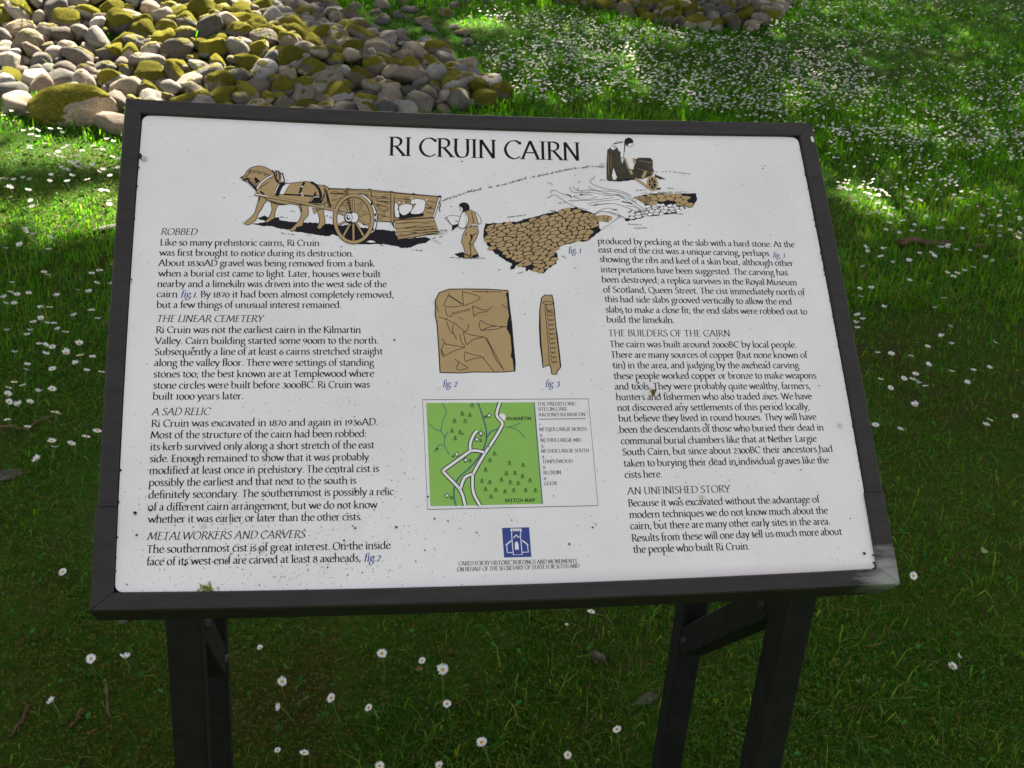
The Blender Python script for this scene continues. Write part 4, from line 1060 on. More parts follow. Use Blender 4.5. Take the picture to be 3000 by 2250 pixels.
for s in ('960,380 1250,345', '1600,290 1680,300', '2120,935 2180,980', '1640,850 1730,865', '1110,1190 1180,1170', '820,1140 870,1130'): 
    grass_line(A, pts(zW, s) if not s.startswith('2120') else pts(zW, '1730,930 1810,965'), .0018, .0018, dens=.7)
for s in ('1000,1130 1040,1040 1110,1050 1060,1120', '1230,1150 1230,1100 1280,1110 1250,1160'): A.p['ink'].poly(rough(pts(zW, s), .0005, .002), 3)
A.build('kiln_trench_drawing')
# --- man with barrow
A = Art()
A.fill(zR, '880,262 915,238 960,270 1010,228 1045,330 1060,420 1095,365 1120,372 1170,505 1215,520 1240,430 1228,392 1290,362 1440,366 1472,400 1470,500 1492,540 1470,590 1345,640 1240,632 1150,655 980,664 1005,620 965,500 940,600 962,665 900,668 872,650 870,450', 'brown', 2)
A.p['white'].poly(pts(zR, '958,500 985,570 1008,620 965,655 942,600'), 3)
A.p['ink'].poly(rough(pts(zR, '960,655 1240,625 1230,648 1080,670 960,672'), .0006, .002), 3)
A.p['brown'].poly(rough(pts(zR, '1490,580 1560,600 1640,640 1560,645 1500,620'), .0006, .002), 2); A.p['ink'].poly(rough(pts(zR, '1500,760 1580,745 1560,780 1470,785'), .0006, .002), 2)
for s, w in (('1240,635 1330,690 1420,765', .0022), ('1380,535 1340,630', .0022), ('1105,370 1160,510', .0012), ('1225,370 1235,440', .0020), ('1175,520 1200,580', .0018), ('1480,540 1460,580', .0012)): A.line(zR, s, w, 3, 'tan', False)
A.p['ink'].poly(ell(zR, 1465, 700, 74, 98, 24, -.2), 3); A.p['tan'].stroke(ell(zR, 1465, 700, 60, 84, 30, -.2), .0016, 4, closed=True)
for i in range(6):
    a = math.pi * i / 3; A.p['tan'].stroke([uv(*zR(1455, 690)), uv(*zR(1465 + 58 * math.cos(a), 700 + 80 * math.sin(a)))], .0006, 4)
for s in ('1290,400 1460,430', '1270,500 1440,560', '1400,440 1465,420', '890,300 900,600', '930,320 925,500'): A.line(zR, s, .00022, 4, 'tan')
A.fill(zR, '918,240 960,188 1020,155 1102,160 1100,230 1092,350 1062,385 1035,300 1005,225 960,272', 'white', 4, t1 * .55, 5)
A.fill(zR, '1062,360 1092,352 1090,400 1078,450 1060,400', 'white', 4, t1 * .5, 5)
A.fill(zR, '1112,185 1140,205 1172,226 1205,205 1215,175 1160,165', 'white', 5, t1 * .5, 6)
A.p['ink'].poly(catmull(pts(zR, '1100,172 1112,130 1155,106 1200,125 1217,165 1180,182 1155,185 1140,212 1112,192'), True, 4), 7)
for s in ('1105,190 1100,290', '960,190 1000,180 1080,165', '1040,280 1050,320', '985,215 965,235'): A.line(zR, s, .0007, 6)
A.build('man_with_barrow_drawing')
# --- carved slabs
A = Art(); w_ = .00042
A.p['tan'].poly(pts(zS, '340,1110 325,830 305,560 285,470 290,300 330,220 440,180 620,178 860,180 1100,195 1110,350 1140,560 1160,800 1180,1000 1180,1090 1060,1105 940,1105 720,1105 560,1115'), 1)
A.p['ink'].stroke(pts(zS, '340,1110 325,830 305,560 285,470 290,300 330,220 440,180 620,178 860,180 1100,195'), .0007, 2); A.p['ink'].stroke(pts(zS, '340,1112 560,1117 720,1106 940,1108 1060,1106 1180,1095'), .0006, 2)
A.p['ink'].poly(pts(zS, '1075,235 1105,195 1118,350 1145,560 1165,800 1185,1000 1183,1095 1165,1085 1150,960 1130,930 1140,860 1125,700 1085,620 1095,540 1110,480 1095,380 1090,290'), 2)
for s in ('435,250 390,370 580,360 435,250', '590,205 600,340 615,362 790,275 590,205', '435,220 460,260 600,350', '700,368 720,490', '700,368 850,415 925,372', '715,488 770,445 880,430', '795,530 775,580 800,645', '795,530 860,570 960,590 1080,600', '800,645 900,600 960,600', '800,640 950,630 1080,600 1140,690',
          '600,660 620,760 640,800', '600,655 680,690 830,715', '640,800 720,740 840,715', '840,715 900,820 960,960 1060,1095', '860,725 930,860 1040,1060', '375,790 500,810 620,830', '375,790 360,860 390,925', '345,850 360,900 380,940', '390,925 500,870 620,830', '390,510 500,560 620,650 660,590 645,575', '320,485 390,510 430,510', '410,540 450,640 485,680', '490,570 480,640 525,740',
          '560,680 580,770 620,820', '620,880 700,910 800,935 870,1010 940,1100', '620,880 610,940 625,990', '625,990 700,960 790,945', '500,960 560,1000 655,1060', '545,1000 530,1080 650,1068', '400,390 420,475 480,480', '700,205 860,210 1020,212', '540,490 600,520', '360,730 400,790', '1030,350 1090,395', '850,190 870,225', '300,360 320,430'):
    A.line(zS, s, w_, 2)
for i in range(14):
    x = 470 + i * 15; A.line(zS, f'{x},{470 - i * 3.5} {x + 8},{440 - i * 3.5}', .0003, 2, sm=False)
A.fill(zS, '1490,1060 1480,950 1460,800 1450,600 1455,400 1475,280 1510,245 1540,250 1590,243 1610,330 1630,560 1655,740 1670,900 1687,1050 1650,1100 1645,1130 1590,1132 1575,1040 1540,1030', 'tan', 1, .0007, 2)
for s in ('1490,325 1540,315 1597,335 1590,350 1500,345 1490,325', '1512,350 1522,500 1545,750 1562,1030', '1530,350 1545,430 1605,445'): A.line(zS, s, w_, 2)
for i in range(12):
    y = 390 + i * 52; x = 1532 + i * 4.5; A.line(zS, f'{x},{y} {x + 8},{y + 28} {x + 68},{y + 22}', w_ * .9, 2); A.line(zS, f'{x + 4},{y + 40} {x + 66},{y + 36}', w_ * .8, 2, sm=False)
A.line(zS, '1455,420 1462,700 1485,1000', .0008, 2); A.line(zS, '1640,650 1672,900 1688,1050', .0009, 2)
A.build('carved_slabs_drawing')
# --- sketch map
G, R_, K_, Wt = Print(), Print(), Print(), Print()
mm = px_m(zM)
G.poly(pts(zM, '180,150 1342,142 1432,1240 225,1265'), 1)
K_.stroke(pts(zM, '140,115 1930,105 2035,1258 195,1300'), .00045, 1, closed=True); R_.stroke(pts(zM, '1345,142 1434,1240'), .0007, 2)
def mline(pr, s, hw, layer): pr.stroke(catmull(pts(zM, s), False, 6), hw * mm, layer)
for s, hw in (('740,150 790,300 825,430 830,530 800,640 750,730 650,850 530,960 480,1080 485,1200 505,1262', 8), ('830,530 880,460 960,430', 7), ('1030,415 1110,400 1200,365', 4), ('1070,412 1160,440 1245,525', 4), ('350,150 395,240 360,340 335,460', 4),
              ('205,370 270,430 340,460 380,530 375,600 430,715', 4), ('410,460 380,530', 4), ('375,620 330,600 290,640 265,680', 4)): mline(R_, s, hw, 2)
roads = ('975,145 940,280 1000,365 975,440 890,580 810,700 700,890 680,960 690,1120 760,1257', '820,690 740,668 660,670 600,710 480,795 372,875 375,905 545,1090 600,1257', '655,670 655,590 690,500 727,450', '545,1090 580,985 620,940 690,915')
Wt.poly(ell(zM, 1000, 305, 38, 42, 20), 2)
for s in roads: mline(K_, s, 24, 3)
for s in roads: mline(Wt, s, 14, 4)
for cx, cy in ((860, 285), (770, 480), (727, 545), (510, 705), (605, 768), (405, 1150)):
    K_.poly(pts(zM, f'{cx - 27},{cy} {cx},{cy - 29} {cx + 27},{cy} {cx},{cy + 29}'), 5); Wt.poly(pts(zM, f'{cx - 17},{cy} {cx},{cy - 19} {cx + 17},{cy} {cx},{cy + 19}'), 6)
for s, x, y in (('6', 805, 312), ('1', 797, 503), ('2', 755, 568), ('4', 455, 742), ('3', 637, 786), ('5', 436, 1188)):
    text(K_, s, zM(x, y), zM(x + 28, y), .0044, 0, 1.6, True, layer=7)
for cx, cy in ((675, 175), (567, 265), (652, 280), (485, 345), (600, 345), (457, 450), (545, 465), (493, 530), (918, 698), (867, 768), (1078, 798), (1225, 820), (820, 870), (1045, 910), (1138, 905), (1220, 940), (992, 980), (1087, 1005), (1173, 1018), (1300, 985), (780, 993), (868, 1005), (820, 1080), (932, 1088), (1030, 1105), (1125, 1093), (1253, 1090), (1360, 1092), (880, 1160)):
    K_.stroke(pts(zM, f'{cx},{cy - 24} {cx},{cy + 28}'), mm * 2.0, 3)
    for dy_, w__ in ((-24, 15), (-8, 21), (8, 25)):
        K_.stroke(pts(zM, f'{cx - w__},{cy + dy_ + 15} {cx},{cy + dy_} {cx + w__},{cy + dy_ + 15}'), mm * 2.1, 3)
for s, a, b, c, d in (('THE PREHISTORIC', 1380, 178, 1798, 176), ('SITES IN CARE', 1385, 235, 1702, 232), ('AROUND KILMARTIN', 1392, 295, 1897, 290), ('NETHER LARGIE NORTH', 1403, 453, 1910, 448), ('NETHER LARGIE MID', 1413, 570, 1853, 567),
                      ('NETHER LARGIE SOUTH', 1423, 688, 1937, 680), ('TEMPLEWOOD', 1433, 800, 1760, 797), ('RI CRUIN', 1447, 922, 1635, 917), ('GLEBE', 1452, 1037, 1597, 1035)):
    text(K_, s, zM(a, b), zM(c, d), .0047, .06, 1.05)
K_.stroke(pts(zM, '1395,325 1900,319'), .0004, 2)
for s, x, y in (('1', 1396, 398), ('2', 1408, 513), ('3', 1420, 630), ('4', 1430, 745), ('5', 1440, 862), ('6', 1450, 980)): text(K_, s, zM(x, y), zM(x + 25, y), .0044, 0, 1.4, True)
text(K_, 'KILMARTIN', zM(1047, 336), zM(1312, 334), .0044, 0, 1.8, True, layer=4); text(K_, 'SKETCH MAP', zM(1030, 1222), zM(1350, 1218), .0044, 0, 1.8, True, track=1.0, layer=4)
G.build('map_land', M_GREEN); R_.build('map_rivers', M_RIVER); K_.build('map_lines_and_lettering', M_INK); Wt.build('map_roads', M_WHITE)
# --- emblem and caption
L_, E_ = Print(), Print()
L_.poly(pts(zL, '820,225 1203,215 1235,632 850,642'), 1); ml_ = px_m(zL)
for s, w in (('960,290 945,240 1088,240 1092,275 1078,310 1105,600 980,606 955,310 960,290', 6), ('985,365 1018,325 1065,362', 9), ('950,405 875,468', 9), ('1105,400 1188,465', 9), ('887,470 895,572 965,572', 6), ('1180,465 1190,565 1115,568', 6)):
    E_.stroke(pts(zL, s), ml_ * w, 2)
for x in (952, 985, 1018, 1050, 1082): E_.poly(pts(zL, f'{x - 12},{243} {x + 12},{243} {x + 12},{272} {x - 12},{272}'), 3)
E_.poly(catmull(pts(zL, '1005,530 1002,450 1025,415 1050,450 1057,530'), False, 4), 2)
L_.build('emblem_ground', M_LOGO); E_.build('emblem', M_WHITE)
pr = Print()
text(pr, 'CARED FOR BY HISTORIC BUILDINGS AND MONUMENTS', zL(208, 755), zL(1872, 716), .0050, .1, 1.05); text(pr, 'ON BEHALF OF THE SECRETARY OF STATE FOR SCOTLAND', zL(188, 838), zL(1908, 785), .0050, .1, 1.05)
pr.build('caption', M_INK)
# --- grit stuck to the plate
bm = bmesh.new()
for i in range(420):
    if i >= 340: u_, v_ = rng.normal(-.25, .13), rng.uniform(.03, .17)
    elif i < 130: u_, v_ = rng.normal(-.27, .11), abs(rng.normal(.05, .07)) + .025
    elif i < 200: u_, v_ = rng.normal(.30, .12), rng.normal(.16, .10)
    else: u_, v_ = rng.uniform(-.45, .45), rng.uniform(.04, .66)
    if not (-.47 < u_ < .465 and .026 < v_ < .675): continue
    r = rng.choice([.0004, .0006, .0009, .0013], p=[.40, .35, .20, .05]) 
    disc(bm, u_, v_, r * rng.uniform(.8, 1.5), r, REC + .0022, 6, rng.uniform(0, 3), .3)
for x, y, r in ((396, 1504, .0022), (401, 1569, .0016), (442, 1496, .0018), (2531, 1622, .0020), (2555, 1628, .0013), (1735, 1546, .0014), (1155, 998, .0014), (1160, 1545, .0016), (1353, 475, .0012)):
    u_, v_ = uv(x, y); disc(bm, u_, v_, r, r * .9, REC + .0022, 8, 0, .3)
plane_bm('grit', bm, M_DIRT, panel, 'stuff')
bm = bmesh.new()                                    # jagged crumbs of paint along the plate's edge
for i in range(70):
    t = rng.random()
    v_ = .03 + .64 * t; s = 1 if rng.random() < .75 else -1
    u_ = (iR - .0012 + BS * 4 * t * (1 - t)) if s > 0 else (iL + .0012 - BS * 4 * t * (1 - t))
    disc(bm, u_ - s * rng.uniform(0, .0012), v_, rng.uniform(.0004, .0010), rng.uniform(.0006, .0022), REC + .001, 6, 0, .4)
plane_bm('edge_crumbs', bm, M_BACK, panel, 'stuff')
# dried leaf scrap lying on the plate, moss on the bottom rail
def tri_leaf(name, mat, parts, z):
    bm = bmesh.new()
    for P in parts:
        vs = [bm.verts.new((*uv(x, y), z + dz)) for x, y, dz in P]
        bm.faces.new(vs)
    return plane_bm(name, bm, mat, None)
o = tri_leaf('dried_leaf_scrap', M_DEAD, [[(1905, 1146, .004), (1921, 1145, .006), (1916, 1160, .001), (1909, 1162, .001)], [(1899, 1146, .005), (1908, 1150, .004), (1912, 1162, .001)], [(1916, 1160, .001), (1918, 1149, .003), (1911, 1151, .006)]], REC + .001)
o.parent = None; o.matrix_world = PLANE
tag(o, 'tiny dried brown leaf scrap stuck on the right text column', 'leaf scrap')
o['kind'] = 'thing'
bm = bmesh.new()
cu, cv = uv(606, 1725)
for i in range(60):
    a, r = rng.uniform(0, 6.28), abs(rng.normal(0, .005))
    u_, v_ = cu + r * math.cos(a) * 1.3, cv + r * math.sin(a) * .7
    h_ = rng.uniform(.002, .007); d_ = .0015
    vs = [bm.verts.new((u_ - d_, v_ - d_, REC)), bm.verts.new((u_ + d_, v_ - d_ * .5, REC)), bm.verts.new((u_, v_ + d_, REC)), bm.verts.new((u_ + rng.normal(0, .001), v_ + rng.normal(0, .001), REC + h_))]
    for t in ((0, 1, 3), (1, 2, 3), (2, 0, 3)): bm.faces.new([vs[i_] for i_ in t])
me = bpy.data.meshes.new('moss_tuft'); bm.to_mesh(me); bm.free(); me.materials.append(simple('pale_moss', (0.42, 0.42, 0.12), 0.95, .05, .4, 400))
o = obj('moss_tuft', me); o.matrix_world = PLANE
tag(o, 'small yellow green moss tuft on the sign\'s bottom rail', 'moss')
# ------------------------------------------------------------------ cairns of rounded cobbles
def cobble_shape(k, flat=.66, lumps=.2, cuts=8):
    r = np.random.default_rng(k)
    ax = np.array([1, r.uniform(.62, .9), flat * r.uniform(.8, 1.15)])
    dirs = r.normal(0, 1, (7, 3)); ph = r.uniform(0, 6, 7)
    planes = [(lambda d: d / np.linalg.norm(d))(r.normal(0, 1, 3)) for _ in range(cuts)]
    offs = r.uniform(.62, .92, cuts)
    def f(p):
        s = 1 + lumps * np.sin(2.1 * p @ dirs.T + ph).sum(1) / 3
        p = p * s[:, None]
        for n_, o_ in zip(planes, offs):              # worn flat faces
            e = np.maximum(p @ n_ - o_, 0); p = p - n_ * (e * .8)[:, None]
        return p * ax
    return f
def ico(sub):
    bm = bmesh.new(); bmesh.ops.create_icosphere(bm, subdivisions=sub, radius=1)
    v = np.array([tuple(x.co) for x in bm.verts]); f = np.array([[x.index for x in q_.verts] for q_ in bm.faces]); bm.free()
    return v, f
ICO = {s_: ico(s_) for s_ in (2, 3, 4)}
def cobble_mesh(name, k, sub=3, **kw):
    v, f = ICO[sub]
    return mesh_np(name, cobble_shape(k, **kw)(v), f.ravel(), np.full(len(f), 3), M_STONE, smooth=True)
def cushion_mesh(k, cover, seed, tilt=None, **kw):
    """a raised moss cushion lying over the top of that cobble, ragged at its edge"""
    r = np.random.default_rng(seed); v, f = ICO[4]
    d = r.normal(0, 1, (9, 3)) * np.array([2, 2, 2, 4, 4, 4, 9, 9, 9])[:, None]; ph = r.uniform(0, 6, 9); am = np.array([.16, .16, .16, .09, .09, .09, .05, .05, .05])
    nz = (np.sin(v @ d.T + ph) * am).sum(1)
    m = np.clip((v[:, 2] + .9 * nz + (r.uniform(-.35, .35) if tilt is None else tilt) * v[:, 0] - (1 - 2 * cover)) * 3.2, 0, 1)
    d2 = r.normal(0, 1, (10, 3)) * 13; fz = np.sin(v @ d2.T + r.uniform(0, 6, 10)).sum(1) / 5
    P = cobble_shape(k, **kw)(v) * (1 + np.where(m > 0, np.sqrt(m) * (.10 + .035 * fz) - .02, -.06))[:, None]
    keep_ = (m[f] > 0).any(1); f = f[keep_]
    use = np.unique(f); re_ = np.zeros(len(v), int); re_[use] = np.arange(len(use))
    return mesh_np('moss_cushion', P[use], re_[f].ravel(), np.full(len(f), 3), M_CUSHION, smooth=True)
COBBLES = [cobble_mesh('cobble', 100 + k) for k in range(16)]
CUSH = {(k, j): cushion_mesh(100 + k, c_, 900 + 3 * k + j) for k in range(16) for j, c_ in enumerate((.30, .46, .66))}
LOW = [cobble_mesh('cobble', 200 + k, 2) for k in range(6)]
def stone_rot():
    return (rng.normal(0, .38), rng.normal(0, .38), rng.uniform(0, 6.28))
def in_view(p, m=60):
    d = Vector(p) - CAM
    z = d.dot(fwd)
    if z < .1: return False
    x, y = 1500 + FPX * d.dot(cam_x) / z, 1125 - FPX * d.dot(cam_y) / z
    return -m < x < 3000 + m and -m < y < 2250 + m
def pix(p):
    d = Vector(p) - CAM; z = d.dot(fwd)
    return 1500 + FPX * d.dot(cam_x) / z, 1125 - FPX * d.dot(cam_y) / z
def set_stone(o, moss, light, brown):
    o.color = (moss, light, brown, 1)
def pile(P, xr, yr, tries, sizes, pack, sink):
    """dart throwing, large stones first"""
    out = []; cell = {}
    for r_ in sizes:
        n = tries
        xs, ys = rng.uniform(*xr, n), rng.uniform(*yr, n)
        ins = poly_sdf(xs, ys, P)
        for x, y, s in zip(xs, ys, ins):
            if s < r_ * .25: continue
            r = r_ * rng.uniform(.85, 1.18)
            key = (int(x / .2), int(y / .2)); ok = True
            for i in range(-2, 3):
                for j in range(-2, 3):
                    for (a, b, c) in cell.get((key[0] + i, key[1] + j), ()):
                        if math.hypot(a - x, b - y) < (r + c) * pack: ok = False
            if ok:
                cell.setdefault(key, []).append((x, y, r)); out.append((x, y, r, s))
    return out
def moss_amount(x, y):
    return .20 + .26 * math.sin(2.3 * x + 1.1 * y + .6) * math.sin(1.7 * y - 1.2 * x + 2) + rng.normal(0, .17)
def build_cairn(name, label, P, xr, yr, sizes, pack, tries, sink, bare=0.0, mossy=0.0):
    cx, cy = float(np.mean([p[0] for p in P])), float(np.mean([p[1] for p in P]))
    root = tag(empty(name, (cx, cy, height1(cx, cy))), label, 'cairn', 'stone cairns on the lawn')
    L = pile(P, xr, yr, tries, sizes, pack, sink)
    items = []
    for x, y, r, s in L:
        if rng.random() < bare: continue
        z = height1(x, y) + r * .30 + abs(rng.normal(0, .012)) - sink * r
        items.append((x, y, z, r))
        if r < .055 and rng.random() < .4: items[-1] = (x, y, z + .02, r)
    vis = [i for i in items if in_view(i[:3], 80)]
    vis.sort(key=lambda i: -i[3] / (Vector(i[:3]) - CAM).length)
    single = set(map(id, vis[:254]))
    rest_v, rest_f, base, tints = [], [], 0, []
    for it in items:
        x, y, z, r = it
        sc = (r * 1.22, r * 1.22, r * 1.22)
        if id(it) in single:
            ci = int(rng.integers(16))
            o = obj('stone', COBBLES[ci], root)
            o.location = (x - cx, y - cy, z - root.location.z); o.rotation_euler = stone_rot(); o.scale = sc
            ma = moss_amount(x, y) + mossy
            set_stone(o, min(ma, .22), rng.uniform(0, 1) ** 1.3, rng.random())
            if ma > .27: obj('moss_cushion', CUSH[(ci, 0 if ma < .40 else 1 if ma < .60 else 2)], o)
        else:
            me = LOW[int(rng.integers(6))]
            M = Matrix.Translation((x - cx, y - cy, z - root.location.z)) @ __import__('mathutils').Euler(stone_rot()).to_matrix().to_4x4() @ Matrix.Diagonal((*sc, 1))
            rest_v += [tuple(M @ v.co) for v in me.vertices]
            rest_f += [tuple(base + i for i in p.vertices) for p in me.polygons]
            base += len(me.vertices)
            tints += [(moss_amount(x, y), rng.uniform(0, 1) ** 1.3, rng.random())] * len(me.vertices)
    if rest_f:
        o = obj('stones', mesh_np('stones', np.array(rest_v), [i for f in rest_f for i in f], [len(f) for f in rest_f], M_STONE, smooth=True), root, 'stuff')
        set_stone(o, 0, 0, 0)
        at_ = o.data.attributes.new('stone_tint', 'FLOAT_VECTOR', 'POINT')
        at_.data.foreach_set('vector', np.array(tints, np.float32).ravel())
    print('CAIRN', name, len(items), 'visible', len(vis))
    return root, items
E1 = np.array(CAIRN); E2 = np.array(CAIRN2)
c1, items1 = build_cairn('cairn', 'broad heap of mossy rounded cobbles behind the sign\'s upper left corner', CAIRN, (gd(-260, 100).x, gd(1110, 228).x + .1), (gd(300, 290).y - .1, gd(0, -40).y), (.064, .053, .045, .038, .032, .026, .021, .017), .735, 4600, .10, 0, 0.03)
c2, items2 = build_cairn('cairn', 'smaller far heap of grey cobbles at the top of the lawn', CAIRN2, (E2[:, 0].min(), E2[:, 0].max()), (E2[:, 1].min(), E2[:, 1].max()), (.058, .046, .038, .031, .025), .77, 1500, .15, 0, .08)
# stones that have slumped into the turf beside the big heap
SLUMP = plan([(690, 0), (725, 40), (800, 75), (900, 100), (1000, 115), (1040, 90), (960, 55), (1010, 25), (1100, 12), (1160, 0), (1160, -60), (650, -60)])
for x, y, r, s in pile(SLUMP, (gd(690, 0).x - .1, gd(1160, 0).x + .1), (gd(1000, 115).y, gd(900, -40).y), 150, (.045, .037, .030, .024), 1.6, 0)[:44]:
    o = obj('stone', COBBLES[int(rng.integers(16))], c1)
    o.location = Vector((x, y, height1(x, y) + r * .12)) - c1.location; o.rotation_euler = stone_rot(); o.scale = (r * 1.2, r * 1.2, r)
    set_stone(o, rng.uniform(-.2, .4), rng.uniform(0, .7), rng.random())

def loose(name, label, cat, dx, dy, size, sc, rot, moss, light, brown, mesh, sink=.25, group=None):
    p = gd(dx, dy)
    o = obj(name, mesh)
    o.location = (p.x, p.y, height1(p.x, p.y) + size * sc[2] * (1 - 2 * sink) * .5)
    o.rotation_euler = rot; o.scale = tuple(size * c for c in sc)
    set_stone(o, moss, light, brown)
    tag(o, label, cat, group)
    return o
BOULDER = cobble_mesh('boulder', 331, 4, flat=.8, lumps=.09, cuts=7)
loose('boulder', 'large boulder with green moss cap at the left edge of the cairn', 'boulder', 156, 248, .158, (1.22, .95, .85), (.1, -.06, .12), .15, .75, .9, BOULDER, .30)
obj('moss_cushion', cushion_mesh(331, .42, 77, -.55, flat=.8, lumps=.09, cuts=7), bpy.data.objects['boulder'])
loose('stone', 'pale stone leaning against the front of the mossy boulder', 'stone', 184, 262, .052, (1, .8, 1.0), (.3, .1, .4), -.4, .95, .4, COBBLES[3], .2)
loose('stone', 'smooth brown stone half hidden behind the sign\'s upper left corner', 'stone', 258, 272, .10, (1.2, .9, .75), (0, .05, .3), -.4, .5, .9, COBBLES[5], .25)
loose('stone', 'rounded grey stone in the grass left of the mossy boulder', 'stone', 40, 232, .105, (1.15, .9, .8), (0, .05, 2.0), -.4, .75, .8, COBBLES[7], .25)
loose('stone', 'flat pale stone in the turf just right of the main cairn', 'stone', 850, 112, .075, (1.3, .8, .3), (0, 0, .3), -.5, 1.0, .2, COBBLES[1], .2)
loose('stone', 'thin pale slab beside the frame on the left sunlit grass', 'stone', 240, 484, .07, (1.3, .35, .22), (0, -.06, .42), -.5, 1.0, .3, COBBLES[2], .2)
loose('stone', 'flat grey stone flush with the turf at the left picture edge', 'stone', 6, 1032, .05, (1.2, .7, .25), (0, 0, .5), -.5, .15, .4, COBBLES[9], .3)
loose('stone', 'grey flint sunk in the dark turf under the sign', 'stone', 1283, 1418, .027, (1.1, .7, .8), (.2, .5, 2.2), -.5, .05, .6, COBBLES[11], .3)
loose('stone', 'small grey stone low in the grass beside the right rear post', 'stone', 1400, 1508, .030, (1.2, .8, .45), (0, .1, .5), -.5, .05, .5, COBBLES[12], .3)
loose('stone', 'little grey stone left of the sign\'s lower corner rail', 'stone', 334, 1123, .016, (1, .8, .8), (0, .1, .5), -.5, .7, .2, COBBLES[8], .2)
loose('stone', 'small grey stone peeping out under the lower left frame corner', 'stone', 266, 1342, .017, (1, .8, .8), (0, .1, .9), -.5, .3, .3, COBBLES[10], .2)

# ------------------------------------------------------------------ twigs and dead leaves
def twig(label, P, r, h=.012, cat='twig', mat=None):
    W = []
    for dx, dy in P:
        p = gd(dx, dy); W.append(Vector((p.x, p.y, height1(p.x, p.y) + h)))
    c = W[0].copy()
    bm = bmesh.new()
    Q = []
    for a, b in zip(W, W[1:]):
        for t in (0, .5): Q.append(a.lerp(b, t) - c + Vector((rng.normal(0, r * .5), rng.normal(0, r * .5), rng.normal(0, r * .3))))
    Q.append(W[-1] - c)
    tube_bm(bm, [tuple(q_) for q_ in Q], [r * (1 - .55 * i / len(Q)) for i in range(len(Q))], 7)
    o = bm_obj('twig', bm, mat or M_TWIG, None, True)
    o.location = c
    return tag(o, label, cat)
twig('short thick broken stick lying in the grass right of the frame', [(1944, 540), (1990, 541), (2046, 541)], .017, .02)
twig('thin bent twig in the grass at the right, below the thick stick', [(2098, 556), (2125, 550)], .006, .03)
twig('long thin twig curving through the grass left of the sign', [(0, 930), (30, 932), (56, 938), (80, 922), (115, 905)], .005, .015)
twig('pale bent stem standing out of the moss left of the left post', [(231, 1480), (229, 1523), (240, 1560)], .0032, .018)
twig('dark brown twig lying left of the pale bent stem', [(180, 1532), (165, 1552), (149, 1572)], .005, .01)
twig('dark twig in the lower left corner of the lawn', [(62, 1525), (48, 1552), (24, 1590)], .005, .008)
twig('short straw coloured stalk on the moss near the left post', [(192, 1588), (211, 1577)], .003, .012, mat=M_DEAD)
twig('thin dry stalk in the grass right of the right posts', [(1870, 1402), (1905, 1395)], .002, .015, mat=M_DEAD)

def leaf_thing(label, dx, dy, s, rot, mat, cat='leaf'):
    bm = bmesh.new(); n = 10
    v = [bm.verts.new((s * math.cos(2 * math.pi * i / n), s * .6 * math.sin(2 * math.pi * i / n) * (1 + .25 * math.cos(2 * math.pi * i / n)), .25 * s * abs(math.sin(2 * math.pi * i / n)) ** 2)) for i in range(n)]
    c = bm.verts.new((0, 0, 0))
    for i in range(n): bm.faces.new((c, v[i], v[(i + 1) % n]))
    o = bm_obj('leaf', bm, mat, None, True)
    p = gd(dx, dy); o.location = (p.x, p.y, height1(p.x, p.y) + .025); o.rotation_euler = rot
    return tag(o, label, cat)
leaf_thing('yellow green leaf lying in the grass right of the frame\'s lower corner', 2118, 1217, .018, (.3, .2, .8), simple('yellow_leaf', (0.17, 0.21, 0.03), .6))
leaf_thing('small yellowing leaf left of the sign beside the lower corner rail', 250, 1090, .010, (.2, .2, .3), simple('yellowing_leaf', (0.30, 0.26, 0.08), .7))
leaf_thing('small brown dead leaf on the moss right of the left post', 905, 1455, .010, (.4, .2, .9), M_DEAD)

# ------------------------------------------------------------------ daisies
def petal_ring(name, n, r0, r1, lift, seed, w=1.0):
    r = np.random.default_rng(seed); bm = bmesh.new()
    for ring, (m, rr, z0) in enumerate(((n, r1, 0.0), (n - 2, r1 * .93, .0006))):
        for i in range(m):
            a = 2 * math.pi * (i + .5 * ring + r.uniform(-.2, .2)) / m; L = rr * r.uniform(.86, 1.06); h = rr * lift * r.uniform(.5, 1.5)
            hw = w * math.pi * rr * .62 / m
            c, s = math.cos(a), math.sin(a)
            def V(x, y, z): return bm.verts.new((c * x - s * y, s * x + c * y, z + z0))
            p = [V(r0, -hw * .5, .0), V(r0, hw * .5, .0), V(L * .62, hw, h * .5), V(L * .62, -hw, h * .5), V(L, hw * .42, h), V(L, -hw * .42, h)]
            bm.faces.new((p[0], p[3], p[2], p[1])); bm.faces.new((p[3], p[5], p[4], p[2]))
    me = bpy.data.meshes.new(name); bm.to_mesh(me); bm.free(); me.materials.append(M_PETAL)
    return me
def dome(name, r, h, mat):
    bm = bmesh.new(); n = 10; rows = []
    for k_ in range(3):
        a = k_ * math.pi / 6; rows.append([bm.verts.new((r * math.cos(a) * math.cos(2 * math.pi * i / n), r * math.cos(a) * math.sin(2 * math.pi * i / n), h * math.sin(a))) for i in range(n)])
    t_ = bm.verts.new((0, 0, h))
    for a_, b_ in zip(rows, rows[1:]):
        for i in range(n): bm.faces.new((a_[i], a_[(i + 1) % n], b_[(i + 1) % n], b_[i]))
    for i in range(n): bm.faces.new((rows[-1][i], rows[-1][(i + 1) % n], t_))
    me = bpy.data.meshes.new(name); bm.to_mesh(me); bm.free(); me.materials.append(mat)
    for p in me.polygons: p.use_smooth = True
    return me
PETALS = [petal_ring('petals', 16, .0022, .0112, l_, 40 + i) for i, l_ in enumerate((.15, .28, .45, .1, .6, .22))]
DISC = dome('disc', .0036, .0026, M_DISC)
